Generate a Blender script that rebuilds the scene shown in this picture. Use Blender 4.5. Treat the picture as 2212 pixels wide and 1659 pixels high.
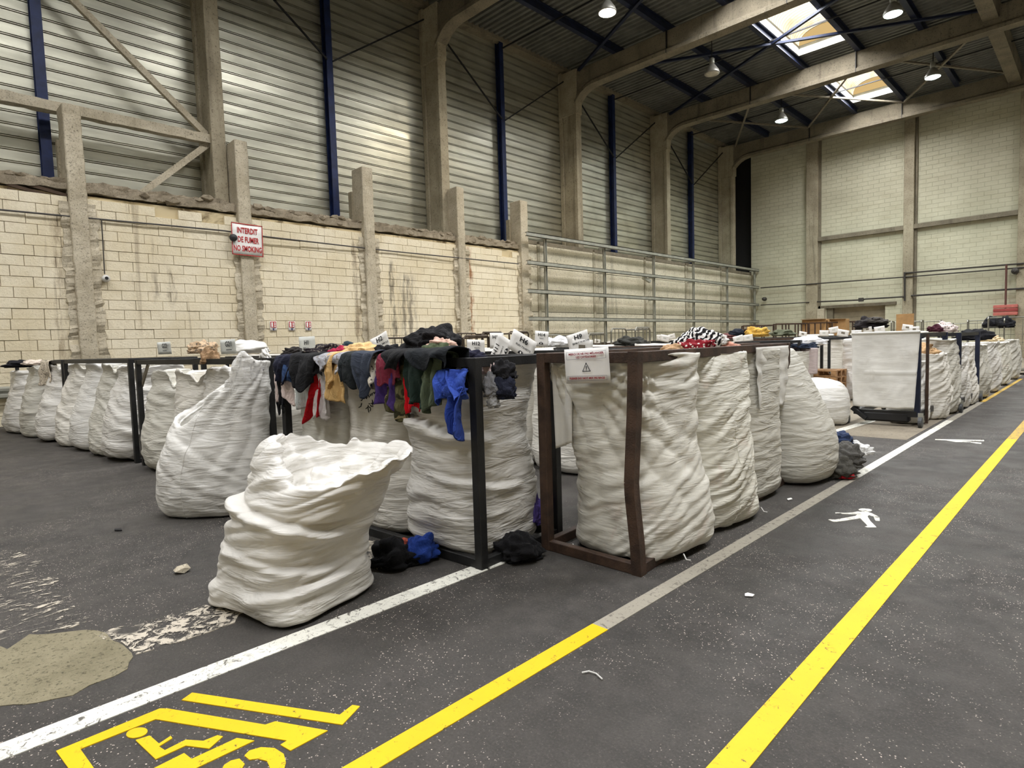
import bpy, bmesh, math, random
import numpy as np
from mathutils import Vector, Matrix
PI = math.pi
random.seed(7)
for o in list(bpy.data.objects): bpy.data.objects.remove(o)
SC = bpy.context.scene
COL = SC.collection

# ------------------------------------------------------------------ camera
FPX, YAW, PITCH, ROLL, EYE = 1291.378, -0.785612, -0.0664411, -0.0302953, 1.5
_f = Vector((math.sin(YAW)*math.cos(PITCH), math.cos(YAW)*math.cos(PITCH), math.sin(PITCH)))
_r0 = Vector((math.cos(YAW), -math.sin(YAW), 0)); _u0 = _r0.cross(_f)
_r = _r0*math.cos(ROLL)+_u0*math.sin(ROLL); _u = _u0*math.cos(ROLL)-_r0*math.sin(ROLL)
cd = bpy.data.cameras.new('camera'); cam = bpy.data.objects.new('camera', cd); COL.objects.link(cam)
cd.sensor_fit = 'HORIZONTAL'; cd.sensor_width = 36; cd.lens = FPX/2212*36; cd.clip_end = 300; cd.clip_start = .05
cam.matrix_world = Matrix(((_r.x, _u.x, -_f.x, 0), (_r.y, _u.y, -_f.y, 0), (_r.z, _u.z, -_f.z, EYE), (0, 0, 0, 1)))
SC.camera = cam
def ray(x, y): return _f*FPX+_r*(x-1106)+_u*(829.5-y)
def fl(x, y, z=0.0):                       # point of the plane at height z seen at a photo pixel
    d = ray(x, y); return Vector((0, 0, EYE))+d*((z-EYE)/d.z)
def dp(x, y, depth): return Vector((0, 0, EYE))+ray(x, y)*(depth/FPX)
def onx(x, y, X): d = ray(x, y); return Vector((0, 0, EYE))+d*(X/d.x)
def ony(x, y, Y): d = ray(x, y); return Vector((0, 0, EYE))+d*(Y/d.y)

# ------------------------------------------------------------------ world, lights, exposure
W = bpy.data.worlds.new('sky'); SC.world = W; W.use_nodes = True
bg = W.node_tree.nodes['Background']; bg.inputs[0].default_value = (.62, .80, 1, 1); bg.inputs[1].default_value = 1.6
SC.view_settings.view_transform = 'Standard'; SC.view_settings.look = 'None'
SC.view_settings.gamma = 1; SC.view_settings.use_curve_mapping = False
SC.view_settings.exposure = EXPOSURE = 0.16
SC.cycles.max_bounces = 5; SC.cycles.diffuse_bounces = 4; SC.cycles.glossy_bounces = 2; SC.cycles.transparent_max_bounces = 4
SC.cycles.adaptive_threshold = .06; SC.cycles.adaptive_min_samples = 12
SC.cycles.sample_clamp_indirect = 6
BAYS = [(-10.0, -2.1), (-1.8, 6.2), (6.5, 14.3), (14.9, 22.4), (23.0, 30.5), (31.2, 38.7)]
def area(name, loc, sx, sy, power, col, rot=(0, 0, 0)):
    l = bpy.data.lights.new(name, 'AREA'); l.shape = 'RECTANGLE'; l.size = sx; l.size_y = sy; l.energy = power; l.color = col; l.spread = math.radians(168)
    o = bpy.data.objects.new(name, l); COL.objects.link(o); o.location = loc; o.rotation_euler = rot; o.visible_camera = False
    return o
SKY_X = [(-10.45, -8.35), (1.25, 3.35)]    # the two lines of rooflights, one opening per bay
for i, (y0, y1) in enumerate(BAYS):
    for j, (x0, x1) in enumerate(SKY_X):
        area('daylight', ((x0+x1)/2, (y0+y1)/2, 14.62), x1-x0-.1, 5.7, 860 if j == 0 else 860, (.97, .975, 1.0))

# ------------------------------------------------------------------ helpers
ORG = {}
def V(*a): return Vector(a)
def org(o): return ORG.get(o.name, Vector((0, 0, 0))) if o else Vector((0, 0, 0))
class MB:
    def __init__(s): s.v = []; s.f = []
    def add(s, vs, fs):
        n = len(s.v); s.v += [tuple(v) for v in vs]; s.f += [tuple(i+n for i in f) for f in fs]; return s
    def box(s, x0, x1, y0, y1, z0, z1):
        return s.add([(x0, y0, z0), (x1, y0, z0), (x1, y1, z0), (x0, y1, z0), (x0, y0, z1), (x1, y0, z1), (x1, y1, z1), (x0, y1, z1)],
                     [(0, 3, 2, 1), (4, 5, 6, 7), (0, 1, 5, 4), (1, 2, 6, 5), (2, 3, 7, 6), (3, 0, 4, 7)])
    def bar(s, p, q, w, h, up=(0, 0, 1)):      # rectangular bar from p to q
        p, q = Vector(p), Vector(q); d = (q-p).normalized(); up = Vector(up)
        a = d.cross(up)
        if a.length < 1e-4: a = d.cross(Vector((0, 1, 0)))
        a.normalize(); b = a.cross(d).normalized(); vs = []
        for c in (p, q):
            for i, j in ((-1, -1), (1, -1), (1, 1), (-1, 1)): vs.append(c+a*(i*w/2)+b*(j*h/2))
        return s.add(vs, [(0, 1, 2, 3), (7, 6, 5, 4), (0, 4, 5, 1), (1, 5, 6, 2), (2, 6, 7, 3), (3, 7, 4, 0)])
    def tube(s, pts, r, n=8, closed=False, cap=True):
        pts = [Vector(p) for p in pts]; m = len(pts); vs = []; rr = r if isinstance(r, (list, tuple)) else [r]*m
        ref = None
        for i, p in enumerate(pts):
            if closed: t = pts[(i+1) % m]-pts[i-1]
            else: t = pts[min(i+1, m-1)]-pts[max(i-1, 0)]
            t.normalize()
            if ref is None: ref = t.orthogonal().normalized()
            ref = (ref-t*ref.dot(t)).normalized(); b = t.cross(ref)
            for k in range(n):
                a = 2*PI*k/n; vs.append(p+(ref*math.cos(a)+b*math.sin(a))*rr[i])
        fs = []
        for i in range(m if closed else m-1):
            for k in range(n):
                i2 = (i+1) % m; fs.append((i*n+k, i*n+(k+1) % n, i2*n+(k+1) % n, i2*n+k))
        if cap and not closed: fs.append(tuple(reversed(range(n)))); fs.append(tuple(range((m-1)*n, m*n)))
        return s.add(vs, fs)
    def prism(s, poly, z0, z1):                # polygon in XY extruded in Z
        n = len(poly); vs = [(p[0], p[1], z0) for p in poly]+[(p[0], p[1], z1) for p in poly]
        area2 = sum(poly[i][0]*poly[(i+1) % n][1]-poly[(i+1) % n][0]*poly[i][1] for i in range(n))
        fs = [tuple(range(n, 2*n)), tuple(reversed(range(n)))]+[(i, (i+1) % n, n+(i+1) % n, n+i) for i in range(n)]
        if area2 < 0: fs = [tuple(reversed(f)) for f in fs]
        return s.add(vs, fs)
    def lathe(s, prof, c, n=16, axis='z'):
        vs = []; c = Vector(c)
        for r, h in prof:
            for k in range(n):
                a = 2*PI*k/n; x, y = r*math.cos(a), r*math.sin(a)
                vs.append(c+(Vector((x, y, h)) if axis == 'z' else Vector((h, x, y)) if axis == 'x' else Vector((x, h, y))))
        fs = [(i*n+k, i*n+(k+1) % n, (i+1)*n+(k+1) % n, (i+1)*n+k) for i in range(len(prof)-1) for k in range(n)]
        fs += [tuple(reversed(range(n))), tuple(range((len(prof)-1)*n, len(prof)*n))]
        return s.add(vs, fs)
    def grid(s, P, wrap=False):                # P: array (nv, nu, 3)
        P = np.asarray(P); nv, nu = P.shape[:2]; n = len(s.v); s.v += [tuple(p) for p in P.reshape(-1, 3).tolist()]
        for j in range(nv-1):
            for i in range(nu if wrap else nu-1):
                i2 = (i+1) % nu; s.f.append((n+j*nu+i, n+j*nu+i2, n+(j+1)*nu+i2, n+(j+1)*nu+i))
        return s
    def build(s, name, mat, parent=None, smooth=False, bevel=0, thick=0):
        me = bpy.data.meshes.new(name); o3 = org(parent)
        me.from_pydata([(x-o3.x, y-o3.y, z-o3.z) for x, y, z in s.v], [], s.f); me.update()
        me.materials.append(mat)
        if smooth: me.shade_smooth()
        o = bpy.data.objects.new(name, me); COL.objects.link(o)
        if parent: o.parent = parent; ORG[o.name] = o3
        if bevel:
            m = o.modifiers.new('bevel', 'BEVEL'); m.width = bevel; m.segments = 1; m.limit_method = 'ANGLE'
        if thick:
            m = o.modifiers.new('thick', 'SOLIDIFY'); m.thickness = thick; m.offset = 0
        return o
def thing(name, label, cat, loc, group=None):
    o = bpy.data.objects.new(name, None); COL.objects.link(o); o.location = loc; o.empty_display_size = .1
    ORG[o.name] = Vector(loc); tag(o, label, cat, group); return o
def tag(o, label=None, cat=None, group=None, kind=None):
    if label: o['label'] = label
    if cat: o['category'] = cat
    if group: o['group'] = group
    if kind: o['kind'] = kind
    return o
def struct(o, label=None):
    o['kind'] = 'structure'
    if label: o['label'] = label
    return o
def recentre(o):                               # put a lone mesh's origin at its base
    me = o.data; co = np.empty(len(me.vertices)*3, 'f'); me.vertices.foreach_get('co', co); co = co.reshape(-1, 3)
    c = np.array([(co[:, 0].min()+co[:, 0].max())/2, (co[:, 1].min()+co[:, 1].max())/2, co[:, 2].min()]); co -= c
    me.vertices.foreach_set('co', co.ravel()); me.update(); o.location = o.location+Vector(c.tolist()); ORG[o.name] = o.location.copy(); return o

# vectorised gradient noise
_rng = np.random.RandomState(3); _perm = _rng.permutation(256); _perm = np.concatenate([_perm, _perm, _perm])
_grad = _rng.normal(size=(256, 3)); _grad /= np.linalg.norm(_grad, axis=1)[:, None]
def pn(x, y, z):
    x, y, z = np.broadcast_arrays(np.asarray(x, float), np.asarray(y, float), np.asarray(z, float))
    xi, yi, zi = np.floor(x).astype(int), np.floor(y).astype(int), np.floor(z).astype(int)
    xf, yf, zf = x-xi, y-yi, z-zi
    f = lambda t: t*t*t*(t*(t*6-15)+10)
    u, v, w = f(xf), f(yf), f(zf); r = 0
    for i in (0, 1):
        for j in (0, 1):
            for k in (0, 1):
                h = _perm[(_perm[(_perm[(xi+i) & 255]+yi+j) & 255]+zi+k) & 255]; g = _grad[h]
                d = g[..., 0]*(xf-i)+g[..., 1]*(yf-j)+g[..., 2]*(zf-k)
                r = r+d*(u if i else 1-u)*(v if j else 1-v)*(w if k else 1-w)
    return r*1.5
def sm(a, b, x): t = np.clip((np.asarray(x, float)-a)/(b-a), 0, 1); return t*t*(3-2*t)

# ------------------------------------------------------------------ materials
def srgb(r, g, b):
    f = lambda c: (c/255)/12.92 if c/255 <= .04045 else ((c/255+.055)/1.055)**2.4
    return (f(r), f(g), f(b), 1)
class NT:
    def __init__(s, name, rough=.6, metal=0, spec=.5):
        s.m = bpy.data.materials.new(name); s.m.use_nodes = True; s.t = s.m.node_tree; s.b = s.t.nodes['Principled BSDF']
        s.b.inputs['Roughness'].default_value = rough; s.b.inputs['Metallic'].default_value = metal; s.b.inputs['Specular IOR Level'].default_value = spec
        s.co = s.n('ShaderNodeTexCoord').outputs['Object']
    def n(s, t, **k):
        x = s.t.nodes.new(t)
        for a, b in k.items(): setattr(x, a, b)
        return x
    def L(s, a, b): s.t.links.new(a, b)
    def world(s): s.co = s.n('ShaderNodeNewGeometry').outputs['Position']; return s
    def map(s, scale, loc=(0, 0, 0), rot=(0, 0, 0), src=None):
        m = s.n('ShaderNodeMapping'); m.inputs['Scale'].default_value = scale; m.inputs['Location'].default_value = loc; m.inputs['Rotation'].default_value = rot
        s.L(src or s.co, m.inputs['Vector']); return m.outputs[0]
    def noise(s, scale=1, detail=3, rough=.5, dist=0, vec=None):
        x = s.n('ShaderNodeTexNoise'); x.inputs['Scale'].default_value = scale; x.inputs['Detail'].default_value = detail
        x.inputs['Roughness'].default_value = rough; x.inputs['Distortion'].default_value = dist; s.L(vec or s.co, x.inputs['Vector']); return x.outputs['Fac']
    def vor(s, scale, vec=None, feature='F1', out='Distance'):
        x = s.n('ShaderNodeTexVoronoi'); x.feature = feature; x.inputs['Scale'].default_value = scale; s.L(vec or s.co, x.inputs['Vector']); return x.outputs[out]
    def ramp(s, fac, a, b, ca=0.0, cb=1.0):
        x = s.n('ShaderNodeMapRange'); x.interpolation_type = 'SMOOTHSTEP'; x.inputs['From Min'].default_value = a; x.inputs['From Max'].default_value = b
        x.inputs['To Min'].default_value = ca; x.inputs['To Max'].default_value = cb; s.L(fac, x.inputs['Value']); return x.outputs[0]
    def mix(s, fac, a, b):
        x = s.n('ShaderNodeMix', data_type='RGBA')
        for i, v in ((0, fac), (6, a), (7, b)):
            if isinstance(v, (int, float, tuple)): x.inputs[i].default_value = v
            else: s.L(v, x.inputs[i])
        return x.outputs[2]
    def math(s, op, a, b=0.0):
        x = s.n('ShaderNodeMath', operation=op)
        for i, v in ((0, a), (1, b)):
            if isinstance(v, (int, float)): x.inputs[i].default_value = v
            else: s.L(v, x.inputs[i])
        return x.outputs[0]
    def sep(s, i): x = s.n('ShaderNodeSeparateXYZ'); s.L(s.co, x.inputs[0]); return x.outputs[i]
    def col(s, c):
        if isinstance(c, tuple): s.b.inputs['Base Color'].default_value = c
        else: s.L(c, s.b.inputs['Base Color'])
        return s
    def rgh(s, c): s.L(c, s.b.inputs['Roughness']); return s
    def bump(s, h, dist=.01, strength=1, prev=None):
        x = s.n('ShaderNodeBump'); x.inputs['Distance'].default_value = dist; x.inputs['Strength'].default_value = strength
        s.L(h, x.inputs['Height']); s.L(x.outputs[0], s.b.inputs['Normal'])
        if prev: s.L(prev, x.inputs['Normal'])
        return x.outputs[0]
def plain(name, rgb, rough=.6, metal=0, var=.12, scale=6, bump=0, bscale=60):
    t = NT(name, rough, metal); c = srgb(*rgb)
    n = t.noise(scale, 4, .6)
    t.col(t.mix(t.ramp(n, .3, .7), tuple(x*(1-var) for x in c[:3])+(1,), tuple(min(1, x*(1+var)) for x in c[:3])+(1,)))
    if bump: t.bump(t.noise(bscale, 4, .6), bump)
    return t.m
def m_asphalt():
    t = NT('asphalt', .62, 0, .35).world()
    base = t.mix(t.ramp(t.noise(.55, 4, .6), .3, .7), srgb(54, 52, 49), srgb(70, 67, 63))
    base = t.mix(t.ramp(t.noise(5, 5, .7), .35, .75), base, srgb(77, 73, 69))
    grit = t.noise(85, 3, .8); base = t.mix(t.ramp(grit, .50, .72, 0, .6), base, srgb(104, 98, 92)); base = t.mix(t.ramp(grit, .30, .44, .55, 0), base, srgb(36, 34, 32))
    dark = t.ramp(t.noise(2.2, 5, .7, 1.2), .60, .68, 0, .35); base = t.mix(dark, base, srgb(38, 36, 34))
    area_ = t.ramp(t.noise(.9, 4, .65, .4), .42, .60)
    sp = t.ramp(t.vor(75), .16, .26, 1, 0); pick = t.ramp(t.noise(33, 1, .5), .49, .54)
    sp = t.math('MULTIPLY', t.math('MULTIPLY', sp, pick), t.math('ADD', t.math('MULTIPLY', area_, .95), .06))
    base = t.mix(sp, base, srgb(222, 206, 194))
    rub = t.ramp(t.noise(7, 6, .75, 1.5), .62, .74, 0, .5); base = t.mix(t.math('MULTIPLY', rub, area_), base, srgb(128, 120, 112))
    t.col(base); t.bump(t.noise(110, 4, .75), .006); t.rgh(t.ramp(t.noise(3, 4), .3, .7, .5, .72)); return t.m
def m_paint(name, rgb, wear=.5, dirty=(70, 62, 50), edge=0.55):
    t = NT(name, .55, 0, .4).world(); c = srgb(*rgb)
    base = t.mix(t.ramp(t.noise(2.5, 5, .7), .35, .75, 0, .5), c, tuple(x*.82 for x in c[:3])+(1,))
    d = t.ramp(t.noise(22, 6, .75, .8), wear, wear+.07); d2 = t.ramp(t.noise(90, 4, .7), wear+.06, wear+.14)
    d3 = t.math('MULTIPLY', t.ramp(t.noise(1.6, 3, .6), .5, .7), t.ramp(t.noise(9, 6, .8, 1.5), wear-.03, wear+.07))
    t.col(t.mix(t.math('MAXIMUM', t.math('MAXIMUM', d, d2), d3), base, srgb(*dirty))); return t.m
def m_flaky(name, rgb, th=.47, vec=None):                        # old paint: mostly worn through to the floor
    t = NT(name, .6).world(); t.col(t.mix(t.noise(14, 4), srgb(*rgb), tuple(x*.8 for x in srgb(*rgb)[:3])+(1,)))
    f = t.ramp(t.noise(1, 7, .78, .8, t.map((15, 15, 15) if th > .45 else (20, 8, 10), rot=(0, 0, .5))), th, th+.05); f = t.math('MAXIMUM', f, t.ramp(t.noise(2.2, 3), .56, .66))
    tr = t.n('ShaderNodeBsdfTransparent'); mx = t.n('ShaderNodeMixShader'); t.L(f, mx.inputs[0]); t.L(t.b.outputs[0], mx.inputs[1]); t.L(tr.outputs[0], mx.inputs[2])
    t.L(mx.outputs[0], t.t.nodes['Material Output'].inputs[0]); return t.m
def m_concrete(name, rgb, rgb2, pits=.5, scale=1.0, streak=True):
    t = NT(name, .8, 0, .25).world()
    b = t.mix(t.ramp(t.noise(1.1*scale, 5, .65), .3, .72), srgb(*rgb), srgb(*rgb2))
    if streak: b = t.mix(t.ramp(t.noise(1, 5, .6, .6, t.map((2.4, 2.4, .18))), .54, .70, 0, .5), b, tuple(x*.45 for x in srgb(*rgb)[:3])+(1,))
    b = t.mix(t.ramp(t.noise(18*scale, 5, .75), .55, .64, 0, .75), b, tuple(x*.35 for x in srgb(*rgb)[:3])+(1,))
    t.col(b); t.bump(t.math('ADD', t.noise(14, 6, .7), t.ramp(t.noise(30, 3, .7), .6, .7, 0, -.6*pits)), .02); return t.m
def m_blocks():
    t = NT('painted_block', .72, 0, .3).world()
    b = t.mix(t.ramp(t.noise(.8, 5, .6), .3, .7), srgb(226, 213, 182), srgb(240, 230, 205))
    b = t.mix(t.ramp(t.noise(6, 5, .7), .5, .75, 0, .4), b, srgb(198, 182, 150))
    st = t.ramp(t.noise(1, 4, .6, .5, t.map((1, 3.0, .22))), .60, .72, 0, .55); b = t.mix(st, b, srgb(140, 122, 94))
    y, z = t.sep(1), t.sep(2)
    def spot(y0, w, z0, z1, amt, c):
        wob = t.math('ADD', y, t.math('MULTIPLY', t.noise(1.3, 4, .7, 0, t.map((1, 1, .9))), .5))
        d = t.math('ABSOLUTE', t.math('SUBTRACT', wob, y0+.25)); m = t.ramp(d, w*.3, w, amt, 0)
        m = t.math('MULTIPLY', m, t.math('MULTIPLY', t.ramp(z, z0, z0+.5), t.ramp(z, z1-.4, z1, 1, 0)))
        m = t.math('MULTIPLY', m, t.ramp(t.noise(3, 6, .7, 0, t.map((1, 2.5, .5))), .38, .6)); return t.mix(m, b, srgb(*c))
    b = spot(15.25, .22, 1.2, 5.4, .85, (150, 92, 40)); b = spot(12.35, .5, 1.4, 4.2, .75, (112, 104, 92))
    b = spot(11.75, .12, 1.4, 4.6, .8, (96, 88, 76)); b = spot(10.35, .14, 1.5, 5.2, .7, (124, 104, 78)); b = spot(4.9, .10, 2.6, 3.9, .8, (130, 116, 92)); b = spot(4.55, .10, 2.7, 3.8, .6, (130, 116, 92)); b = spot(2.55, .14, 1, 5, .6, (150, 130, 100))
    t.col(b); t.bump(t.noise(20, 6, .7), .02); return t.m
def m_mortar():
    t = NT('mortar', .9, 0, .2).world(); n = t.ramp(t.noise(1.1, 5, .7, .6), .48, .66); t.col(t.mix(n, srgb(204, 188, 152), srgb(104, 90, 66))); return t.m
def m_backwall():
    t = NT('painted_block_far', .75, 0, .3).world()
    b = t.mix(t.ramp(t.noise(.35, 5, .6), .3, .7), srgb(186, 182, 158), srgb(206, 202, 178))
    b = t.mix(t.ramp(t.noise(1, 4, .65, .4, t.map((.5, 1, 2.6))), .5, .72, 0, .45), b, srgb(172, 164, 136))
    br = t.n('ShaderNodeTexBrick'); br.inputs['Scale'].default_value = 1; br.inputs['Brick Width'].default_value = .58; br.inputs['Row Height'].default_value = .24
    br.inputs['Mortar Size'].default_value = .012; br.inputs['Mortar Smooth'].default_value = .4
    vm = t.n('ShaderNodeCombineXYZ'); t.L(t.sep(0), vm.inputs[0]); t.L(t.sep(2), vm.inputs[1]); t.L(vm.outputs[0], br.inputs['Vector'])
    br.inputs['Color1'].default_value = br.inputs['Color2'].default_value = (0, 0, 0, 1); br.inputs['Mortar'].default_value = (1, 1, 1, 1)
    b = t.mix(t.math('MULTIPLY', br.outputs['Fac'], t.ramp(t.noise(.9, 3), .4, .65, .02, .26)), b, srgb(150, 142, 116))
    t.col(b); t.bump(t.math('SUBTRACT', t.noise(9, 5, .7), br.outputs['Fac']), .015); return t.m
def m_cladding():
    t = NT('galvanised_cladding', .40, .75, .5).world()
    b = t.mix(t.ramp(t.noise(1, 4, .6, .3, t.map((1, .35, 3.2))), .3, .7), srgb(182, 180, 164), srgb(212, 210, 192))
    b = t.mix(t.ramp(t.noise(.7, 4, .6), .5, .75, 0, .35), b, srgb(140, 136, 120))
    t.col(b); t.rgh(t.ramp(t.noise(1, 3, .6, 0, t.map((1, .25, 2.0))), .3, .7, .28, .46))
    t.bump(t.noise(1, 3, .5, 0, t.map((1, .35, 1.4))), .05, .35); return t.m
def m_bag(name, rgb=(226, 222, 212), fold=1.0, trans=0.0, tint=None):
    t = NT(name, .42, 0, .35); c = srgb(*rgb)
    b = t.mix(t.ramp(t.noise(2.2, 4, .6), .35, .7), c, tuple(x*.88 for x in c[:3])+(1,))
    b = t.mix(t.ramp(t.noise(3.1, 5, .7, .5), .57, .72, 0, .35), b, srgb(176, 166, 152))
    if tint: b = t.mix(t.ramp(t.noise(4.2, 3, .6, .8), .56, .70, 0, .30), b, srgb(*tint))
    t.col(b)
    # woven cloth creases: long thin ridges that lie mostly level
    n1 = t.noise(1, 3, .5, .7, t.map((1.7, 1.7, 11))); n2 = t.noise(1, 3, .55, .5, t.map((4, 4, 21), rot=(.22, -.18, 0)))
    r1 = t.math('SQRT', t.math('ADD', t.math('POWER', t.math('SUBTRACT', n1, .5), 2), .0006)); r2 = t.math('SQRT', t.math('ADD', t.math('POWER', t.math('SUBTRACT', n2, .5), 2), .0006))
    g = t.ramp(t.noise(2.5, 2), .35, .65); h = t.math('ADD', r1, t.math('MULTIPLY', t.math('MULTIPLY', r2, .8), g))
    p = t.bump(h, .06*fold, .62)
    x = t.n('ShaderNodeBump'); x.inputs['Distance'].default_value = .0015; x.inputs['Strength'].default_value = .5
    t.L(t.noise(220, 2, .6), x.inputs['Height']); t.L(p, x.inputs['Normal']); t.L(x.outputs[0], t.b.inputs['Normal'])
    return t.m
def m_cloth(name, rgb, rough=.85, pattern=None):
    t = NT(name, rough, 0, .2); c = srgb(*rgb)
    b = t.mix(t.ramp(t.noise(9, 4, .6), .3, .7), c, tuple(min(1, x*1.15+.001) for x in c[:3])+(1,))
    if pattern == 'stripe':
        w = t.n('ShaderNodeTexWave'); w.inputs['Scale'].default_value = 9; w.inputs['Distortion'].default_value = 7; w.inputs['Detail'].default_value = 2; w.inputs['Detail Scale'].default_value = 1.4
        t.L(t.co, w.inputs['Vector']); b = t.mix(t.ramp(w.outputs['Fac'], .44, .52), srgb(232, 230, 226), srgb(22, 20, 22))
    if pattern == 'dots': b = t.mix(t.ramp(t.vor(34), .26, .34, 1, 0), b, srgb(236, 226, 220))
    if pattern == 'camo':
        b = t.mix(t.ramp(t.noise(12, 2, .5, .6), .5, .54), b, srgb(52, 50, 32)); b = t.mix(t.ramp(t.noise(15, 2, .5, .9), .60, .63), b, srgb(140, 126, 92))
    if pattern == 'ditsy': b = t.mix(t.ramp(t.noise(40, 2, .5), .56, .62), b, srgb(120, 112, 100))
    t.col(b); p = t.bump(t.math('ABSOLUTE', t.math('SUBTRACT', t.noise(7, 4, .6, 1.4), .5)), .05, .7)
    x = t.n('ShaderNodeBump'); x.inputs['Distance'].default_value = .002; x.inputs['Strength'].default_value = .4
    t.L(t.noise(300, 2), x.inputs['Height']); t.L(p, x.inputs['Normal']); t.L(x.outputs[0], t.b.inputs['Normal'])
    t.b.inputs['Sheen Weight'].default_value = .03; return t.m
def m_emit(name, rgb, k):
    t = NT(name); t.b.inputs['Base Color'].default_value = (0, 0, 0, 1); t.b.inputs['Emission Color'].default_value = srgb(*rgb); t.b.inputs['Emission Strength'].default_value = k; return t.m
def m_skylight():
    t = NT('rooflight_sheet', .5); x = t.n('ShaderNodeTexNoise')
    g = t.mix(t.ramp(t.noise(1, 5, .65, .6, t.map((1.2, .5, 1))), .45, .75), srgb(255, 250, 236), srgb(238, 205, 146))
    g = t.mix(t.ramp(t.noise(5, 6, .75), .6, .72, 0, .55), g, srgb(150, 110, 60))
    w = t.math('SINE', t.math('MULTIPLY', t.sep(1), 2*PI/.21)); g = t.mix(t.ramp(w, .25, .9, 0, .5), g, srgb(196, 158, 100))
    t.L(g, t.b.inputs['Emission Color']); t.b.inputs['Emission Strength'].default_value = .95; t.col((.3, .28, .24, 1)); return t.m
M = dict(
    asphalt=m_asphalt(), yellow=m_paint('yellow_floor_paint', (232, 188, 6), .60, (96, 84, 36)), yellow2=m_paint('faded_yellow_paint', (206, 168, 58), .52, (104, 98, 84)),
    white=m_paint('white_floor_paint', (232, 230, 218), .55, (98, 94, 86)), grey=m_paint('dirty_white_paint', (158, 152, 138), .55, (104, 99, 90)), flaky=m_flaky('old_white_paint', (206, 196, 178)), flaky2=m_flaky('worn_out_white_paint', (200, 190, 172), .405),
    slab=m_concrete('concrete_floor', (128, 119, 104), (148, 139, 122), .2, 1, False), patch=m_concrete('concrete_patch', (120, 113, 90), (146, 138, 113), .6, 2, False),
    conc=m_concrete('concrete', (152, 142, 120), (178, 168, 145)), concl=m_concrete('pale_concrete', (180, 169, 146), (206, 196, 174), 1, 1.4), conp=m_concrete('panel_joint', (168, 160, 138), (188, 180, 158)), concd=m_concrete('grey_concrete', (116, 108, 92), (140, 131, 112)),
    rubble=m_concrete('broken_concrete', (138, 127, 108), (168, 156, 135), 1, 3), panel=m_concrete('precast_panel', (196, 188, 164), (214, 206, 184), .2, .8),
    block=m_blocks(), mortar=m_mortar(), backwall=m_backwall(), clad=m_cladding(),
    deck=plain('roof_deck', (112, 112, 106), .55, .3, .2, 1.5), blue=plain('blue_steel', (24, 38, 78), .45, .2, .3, 3), navy=plain('dark_blue_steel', (26, 34, 58), .5, .2, .3, 3),
    greysteel=plain('dusty_steel', (128, 120, 104), .6, .2), galv=plain('galvanised_steel', (168, 168, 158), .45, .5, .15, 3), rod=plain('black_rod', (30, 30, 32), .6),
    black=plain('black_frame_paint', (30, 30, 30), .5, .1, .35, 8, .002, 90), rust=plain('rusty_frame_paint', (66, 48, 36), .65, .1, .45, 7, .003, 80), dark=plain('black_plastic', (22, 22, 24), .5),
    wire=plain('zinc_wire', (140, 138, 128), .4, .7), wired=plain('brown_wire', (70, 58, 46), .5, .4), paper=plain('white_paper', (236, 234, 230), .7, 0, .03), paperg=plain('grey_paper', (206, 208, 202), .7, 0, .04),
    ink=plain('black_ink', (20, 20, 22), .7), red=plain('red_print', (176, 30, 34), .6, 0, .05), redink=plain('dark_red_print', (150, 44, 56), .7, 0, .05), navyink=plain('blue_print', (52, 48, 92), .7), card=plain('cardboard', (172, 134, 88), .8),
    wood=plain('pallet_wood', (160, 122, 82), .8, 0, .25, 12), cable=plain('grey_cable', (58, 54, 50), .6), redbox=plain('faded_red', (186, 104, 94), .7), redbox2=plain('faded_red_dark', (150, 62, 58), .7), oxide=plain('oxide_pipe', (92, 58, 50), .7), shut=plain('roller_shutter', (150, 138, 116), .6, .1, .15, 2), void=plain('dark_recess', (24, 23, 22), .9),
    white_pl=plain('white_plastic', (214, 212, 206), .4), enamel=plain('lamp_housing', (150, 148, 140), .4, .3), sky=m_skylight(), gable=m_emit('rooflight_gable', (222, 186, 122), .8), hot=m_emit('lamp_warm', (255, 236, 200), 30), cool=m_emit('lamp_cool', (225, 255, 248), 14), off=plain('lamp_glass', (190, 184, 168), .3), rubber=plain('grey_rubber', (70, 72, 74), .5))
# ------------------------------------------------------------------ the hall: floor and its markings
floor = struct(MB().box(-22, 14, -14, 42.5, -.3, 0).build('floor', M['asphalt']))
def slab(name, poly, mat, z=.004, z0=-.01): return MB().prism([(p[0], p[1]) for p in poly], z0, z).build(name, mat, floor)
def rect(name, x0, x1, y0, y1, mat, z=.004): return slab(name, [(x0, y0), (x1, y0), (x1, y1), (x0, y1)], mat, z)
def rough_poly(pts, step=.06, amp=.03, seed=0):
    out = []; n = len(pts)
    for i in range(n):
        p, q = Vector(pts[i]), Vector(pts[(i+1) % n]); k = max(1, int((q-p).length/step))
        for j in range(k):
            c = p.lerp(q, j/k); a = float(pn(c.x*7, c.y*7, seed+.5)); b = float(pn(c.x*7, c.y*7, seed+9.5)); out.append((c.x+a*amp*2, c.y+b*amp*2))
    return out
rect('concrete_paving', -17.45, -1.97, 9.72, 41, M['slab'], .002)
pk = lambda L: [fl(*p)[:2] for p in L]
slab('concrete_patch', rough_poly([(-4.6, .05)]+pk([(0, 1405), (60, 1375), (170, 1362), (230, 1370), (262, 1398), (292, 1418), (268, 1450), (200, 1480), (160, 1505), (60, 1520)])+[(-3.55, -.1), (-4.2, -.25)], .05, .02, 1), M['patch'], .003)
slab('old_paint', rough_poly(pk([(205, 1372), (440, 1308), (520, 1320), (505, 1352), (400, 1385), (290, 1412), (250, 1395)]), .06, .03, 2), M['flaky'], .0045)
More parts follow.
